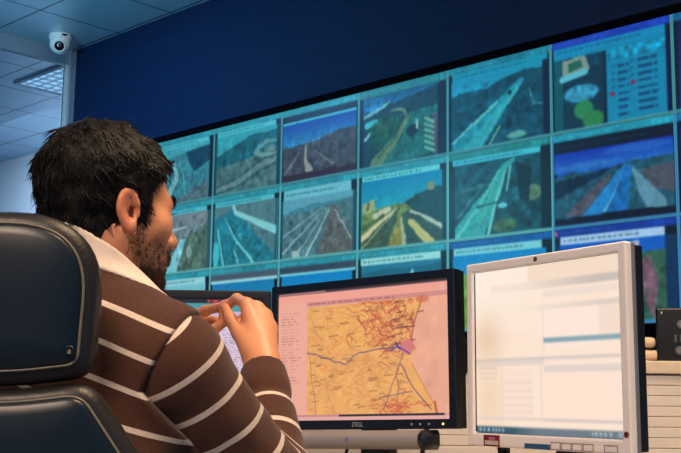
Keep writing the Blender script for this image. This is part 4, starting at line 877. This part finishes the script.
# ---- clothes
def knit(name, period=1.0):
    k = NT(name); at = k.n('ShaderNodeAttribute', attribute_name='stripe'); f = k.n('ShaderNodeMath', operation='FRACT'); k.l(at.outputs['Fac'], f.inputs[0])
    lt_ = k.n('ShaderNodeMath', operation='LESS_THAN'); lt_.inputs[1].default_value = .155; k.l(f.outputs[0], lt_.inputs[0])
    tc = k.n('ShaderNodeTexCoord'); nz = k.n('ShaderNodeTexNoise', Scale=240., Detail=3); k.l(tc.outputs['Object'], nz.inputs['Vector'])
    br = k.n('ShaderNodeMix', data_type='RGBA'); br.inputs[6].default_value = rgba((66, 40, 31)); br.inputs[7].default_value = rgba((92, 58, 46)); k.l(nz.outputs['Fac'], br.inputs[0])
    wh = k.n('ShaderNodeMix', data_type='RGBA'); wh.inputs[6].default_value = rgba((206, 186, 170)); wh.inputs[7].default_value = rgba((236, 220, 206)); k.l(nz.outputs['Fac'], wh.inputs[0])
    mx = k.n('ShaderNodeMix', data_type='RGBA'); k.l(lt_.outputs[0], mx.inputs[0]); k.l(br.outputs[2], mx.inputs[6]); k.l(wh.outputs[2], mx.inputs[7]); k.l(mx.outputs[2], k.b.inputs['Base Color'])
    k.b.inputs['Roughness'].default_value = .9; k.b.inputs['Sheen Weight'].default_value = .15; k.b.inputs['Specular IOR Level'].default_value = .2
    bp = k.n('ShaderNodeBump', Strength=.35, Distance=.0015); k.l(nz.outputs['Fac'], bp.inputs['Height']); k.l(bp.outputs[0], k.b.inputs['Normal']); return k.m
m_knit = knit('brown_striped_knit')
def along(P, a, b):
    d = (b-a); L = np.linalg.norm(d); return (P-a)@(d/L), L
def folds(P, c, r, amp, f): return amp*np.exp(-((P-c)**2).sum(1)/(r*r))*ripple(P, f, .7)
def sweater_sdf(P):
    d = torso_sdf(P, .012); d = smin(d, arm_r(P, .0115), .042); d = smin(d, arm_l(P, .0115), .042)
    d = np.minimum(d, smin(smin(neck_sdf(P), torso_sdf(P), .05), head_sdf(P)+.002, .028)-.009)
    d = d+folds(P, SR-.10*ZZ-.06*BR, .12, .006, 70)+.0015*ripple(P, 40)
    d = smax(d, (P[:, 2]-NB[2])-(.008-.4*((P-NB)@BF))-1.3*np.clip(np.abs((P-NB)@BR)-.085, 0, 1), .004)
    rel = .004+1.2*np.clip(SR[2]-.035-P[:, 2], 0, .3); d = smax(d, (P-q1)@SEAM_R-rel, .003); d = smax(d, (P-q1L)@SEAM_L-rel, .003)
    return smax(d, (.60-P[:, 2]), .01)
V, Q = nets(sweater_sdf, pts.min(0)-.2, pts.max(0)+.2, .0045)
lat = (V-NB)@BR; fw_ = (V-NB)@BF; st = (V[:, 2]-NB[2]+.36*np.abs(lat)+.10*fw_)/.0474+10+SO_T
sw_o = pobj('sweater', V, Q, m_knit, attrs={'stripe': st})
def sleeve(S_, E_, W_, name, so):
    wend = W_+(E_-W_)*.05
    def f(P):
        d = smin(cone(P, S_, E_, .0705, .054), cone(P, E_, wend, .054, .036), .03)
        a2, L2 = along(P, W_, E_); d = d+folds(P, E_, .10, .006, 75)+folds(P, S_+(E_-S_)*.5-.03*BR, .09, .0065, 78)+.0012*ripple(P, 45, 2.)
        d = d+.0045*np.exp(-((a2-.078)/.012)**2)-.002*np.exp(-((a2-.04)/.03)**2)
        d = smin(d, cone(P, S_+.03*(NB-S_)/np.linalg.norm(NB-S_), S_, .066, .0705)-.001, .02)
        cut = -((P-(q1 if S_ is SR else q1L))@(SEAM_R if S_ is SR else SEAM_L))
        d = smax(d, cut, .004)
        inner = smin(cone(P, E_, W_, .046, .029), cone(P, S_, E_, .05, .046), .03)
        return smax(d, .006-a2, .004)
    V, Q = nets(f, np.minimum(np.minimum(S_, E_), W_)-.1, np.maximum(np.maximum(S_, E_), W_)+.1, .0042)
    a1, L1 = along(V, S_, E_); a2, L2 = along(V, W_, E_); d1 = cone(V, S_, E_, .0705, .054); d2 = cone(V, E_, W_, .054, .036)
    t = np.clip(.5+(d1-d2)/.03, 0, 1); s1 = a1-(.13*((V-S_)@(.707*RT+.707*UP)) if S_ is SR else 0); s2_ = L1+(L2-a2); stv = (s1*(1-t)+s2_*t)/.057+10+so
    stv = np.where((a2 < .082) & (d2 < d1), math.floor((L1+L2-.082)/.057+10+so)+.62, stv)
    return pobj(name, V, Q, m_knit, parent=sw_o, attrs={'stripe': stv})
sleeve(SR, ER, WR, 'sleeve', SO_R); sleeve(SL, EL, WL, 'sleeve', .3)
nax = (NT0-(NB-.03*ZZ)); nax /= np.linalg.norm(nax)
def collar_sdf(P):
    d = smin(smin(neck_sdf(P), torso_sdf(P), .05), head_sdf(P)+.002, .028); zz = P[:, 2]-NB[2]; fwd = (P-NB)@BF
    d = np.abs(d-.008)-.0045
    d = smax(d, zz-(.031-.72*fwd), .004); d = smax(d, -(zz-(.000-.4*fwd)), .004); return np.maximum(d, np.linalg.norm(P-NB, axis=1)-.125)
V, Q = nets(collar_sdf, NB-.16, NB+.16, .0032); pobj('shirt_collar', V, Q, mat('white_shirt', (236, 218, 204), .8, noise=.04, bump=.2, bscale=400))
def trouser_sdf(P):
    d = legs(P, .014); d = smin(d, ell(P, PV, (.188, .142, .13), np.stack([BR, BF, ZZ], 1)), .05); d = d+.003*ripple(P, 40)
    d = np.maximum(d, P[:, 2]-.64); return np.maximum(d, .085-P[:, 2])
V, Q = nets(trouser_sdf, pts.min(0)-.2, pts.max(0)+.2, .008); pobj('trousers', V, Q, mat('dark_trousers', (34, 38, 50), .9, noise=.15, bump=.3))
for a_ in (AR, AL):
    V, Q = nets(lambda P: np.maximum(foot(P, a_, .01), .004-P[:, 2]), a_-.26, a_+.26, .007); pobj('shoe', V, Q, mat('brown_shoe', (50, 32, 24), .4))
#PERSON_END
# ================================================================== LIGHT
def area(name, loc, target, size, power, col, sy=None):
    l = bpy.data.lights.new(name, 'AREA'); l.energy = power; l.color = tuple(s2l(col)); l.size = size
    if sy: l.shape = 'RECTANGLE'; l.size_y = sy
    o = bpy.data.objects.new(name, l); COL.objects.link(o); o.location = loc
    o.rotation_euler = (Vector(target)-Vector(loc)).to_track_quat('-Z', 'Y').to_euler(); return o
area('ceiling_lamp', (1.0, 1.2, 3.80), (.1, 1.8, 1.0), 1.2, 90, (255, 214, 170), .6)
area('added_ceiling_uplight', (-2.8, 5.5, 2.6), (-2.1, 7.2, 3.85), .5, 50, (110, 200, 230), .3)  # unseen lamp added to brighten the ceiling
area('added_rear_fill', (-.8, -1.6, 3.80), (.2, 1.7, 1.0), 1.6, 210, (255, 220, 190), .6)  # unseen fill added behind the camera to brighten the monitor fronts
area('ceiling_lamp_counter', (.9, 2.2, 3.80), (.9, 2.6, .7), 1.0, 40, (255, 220, 180), .6)
area('added_far_blue_fill', tuple(W(-.6, 1.6, 3.80)), tuple(W(-.6, 1.2, 0)), 1.2, 40, (120, 190, 255), .6)  # unseen bluish fill added over the far end of the room
area('neighbour_room_lamp', tuple(W(-4.5, -.5, 3.75)), tuple(W(-4.5, -1.5, 0)), 1.5, 140, (240, 232, 232), 1.0)
w = bpy.data.worlds.new('room_ambient'); SC.world = w; w.use_nodes = True
w.node_tree.nodes['Background'].inputs[0].default_value = (.10, .28, .50, 1); w.node_tree.nodes['Background'].inputs[1].default_value = .45
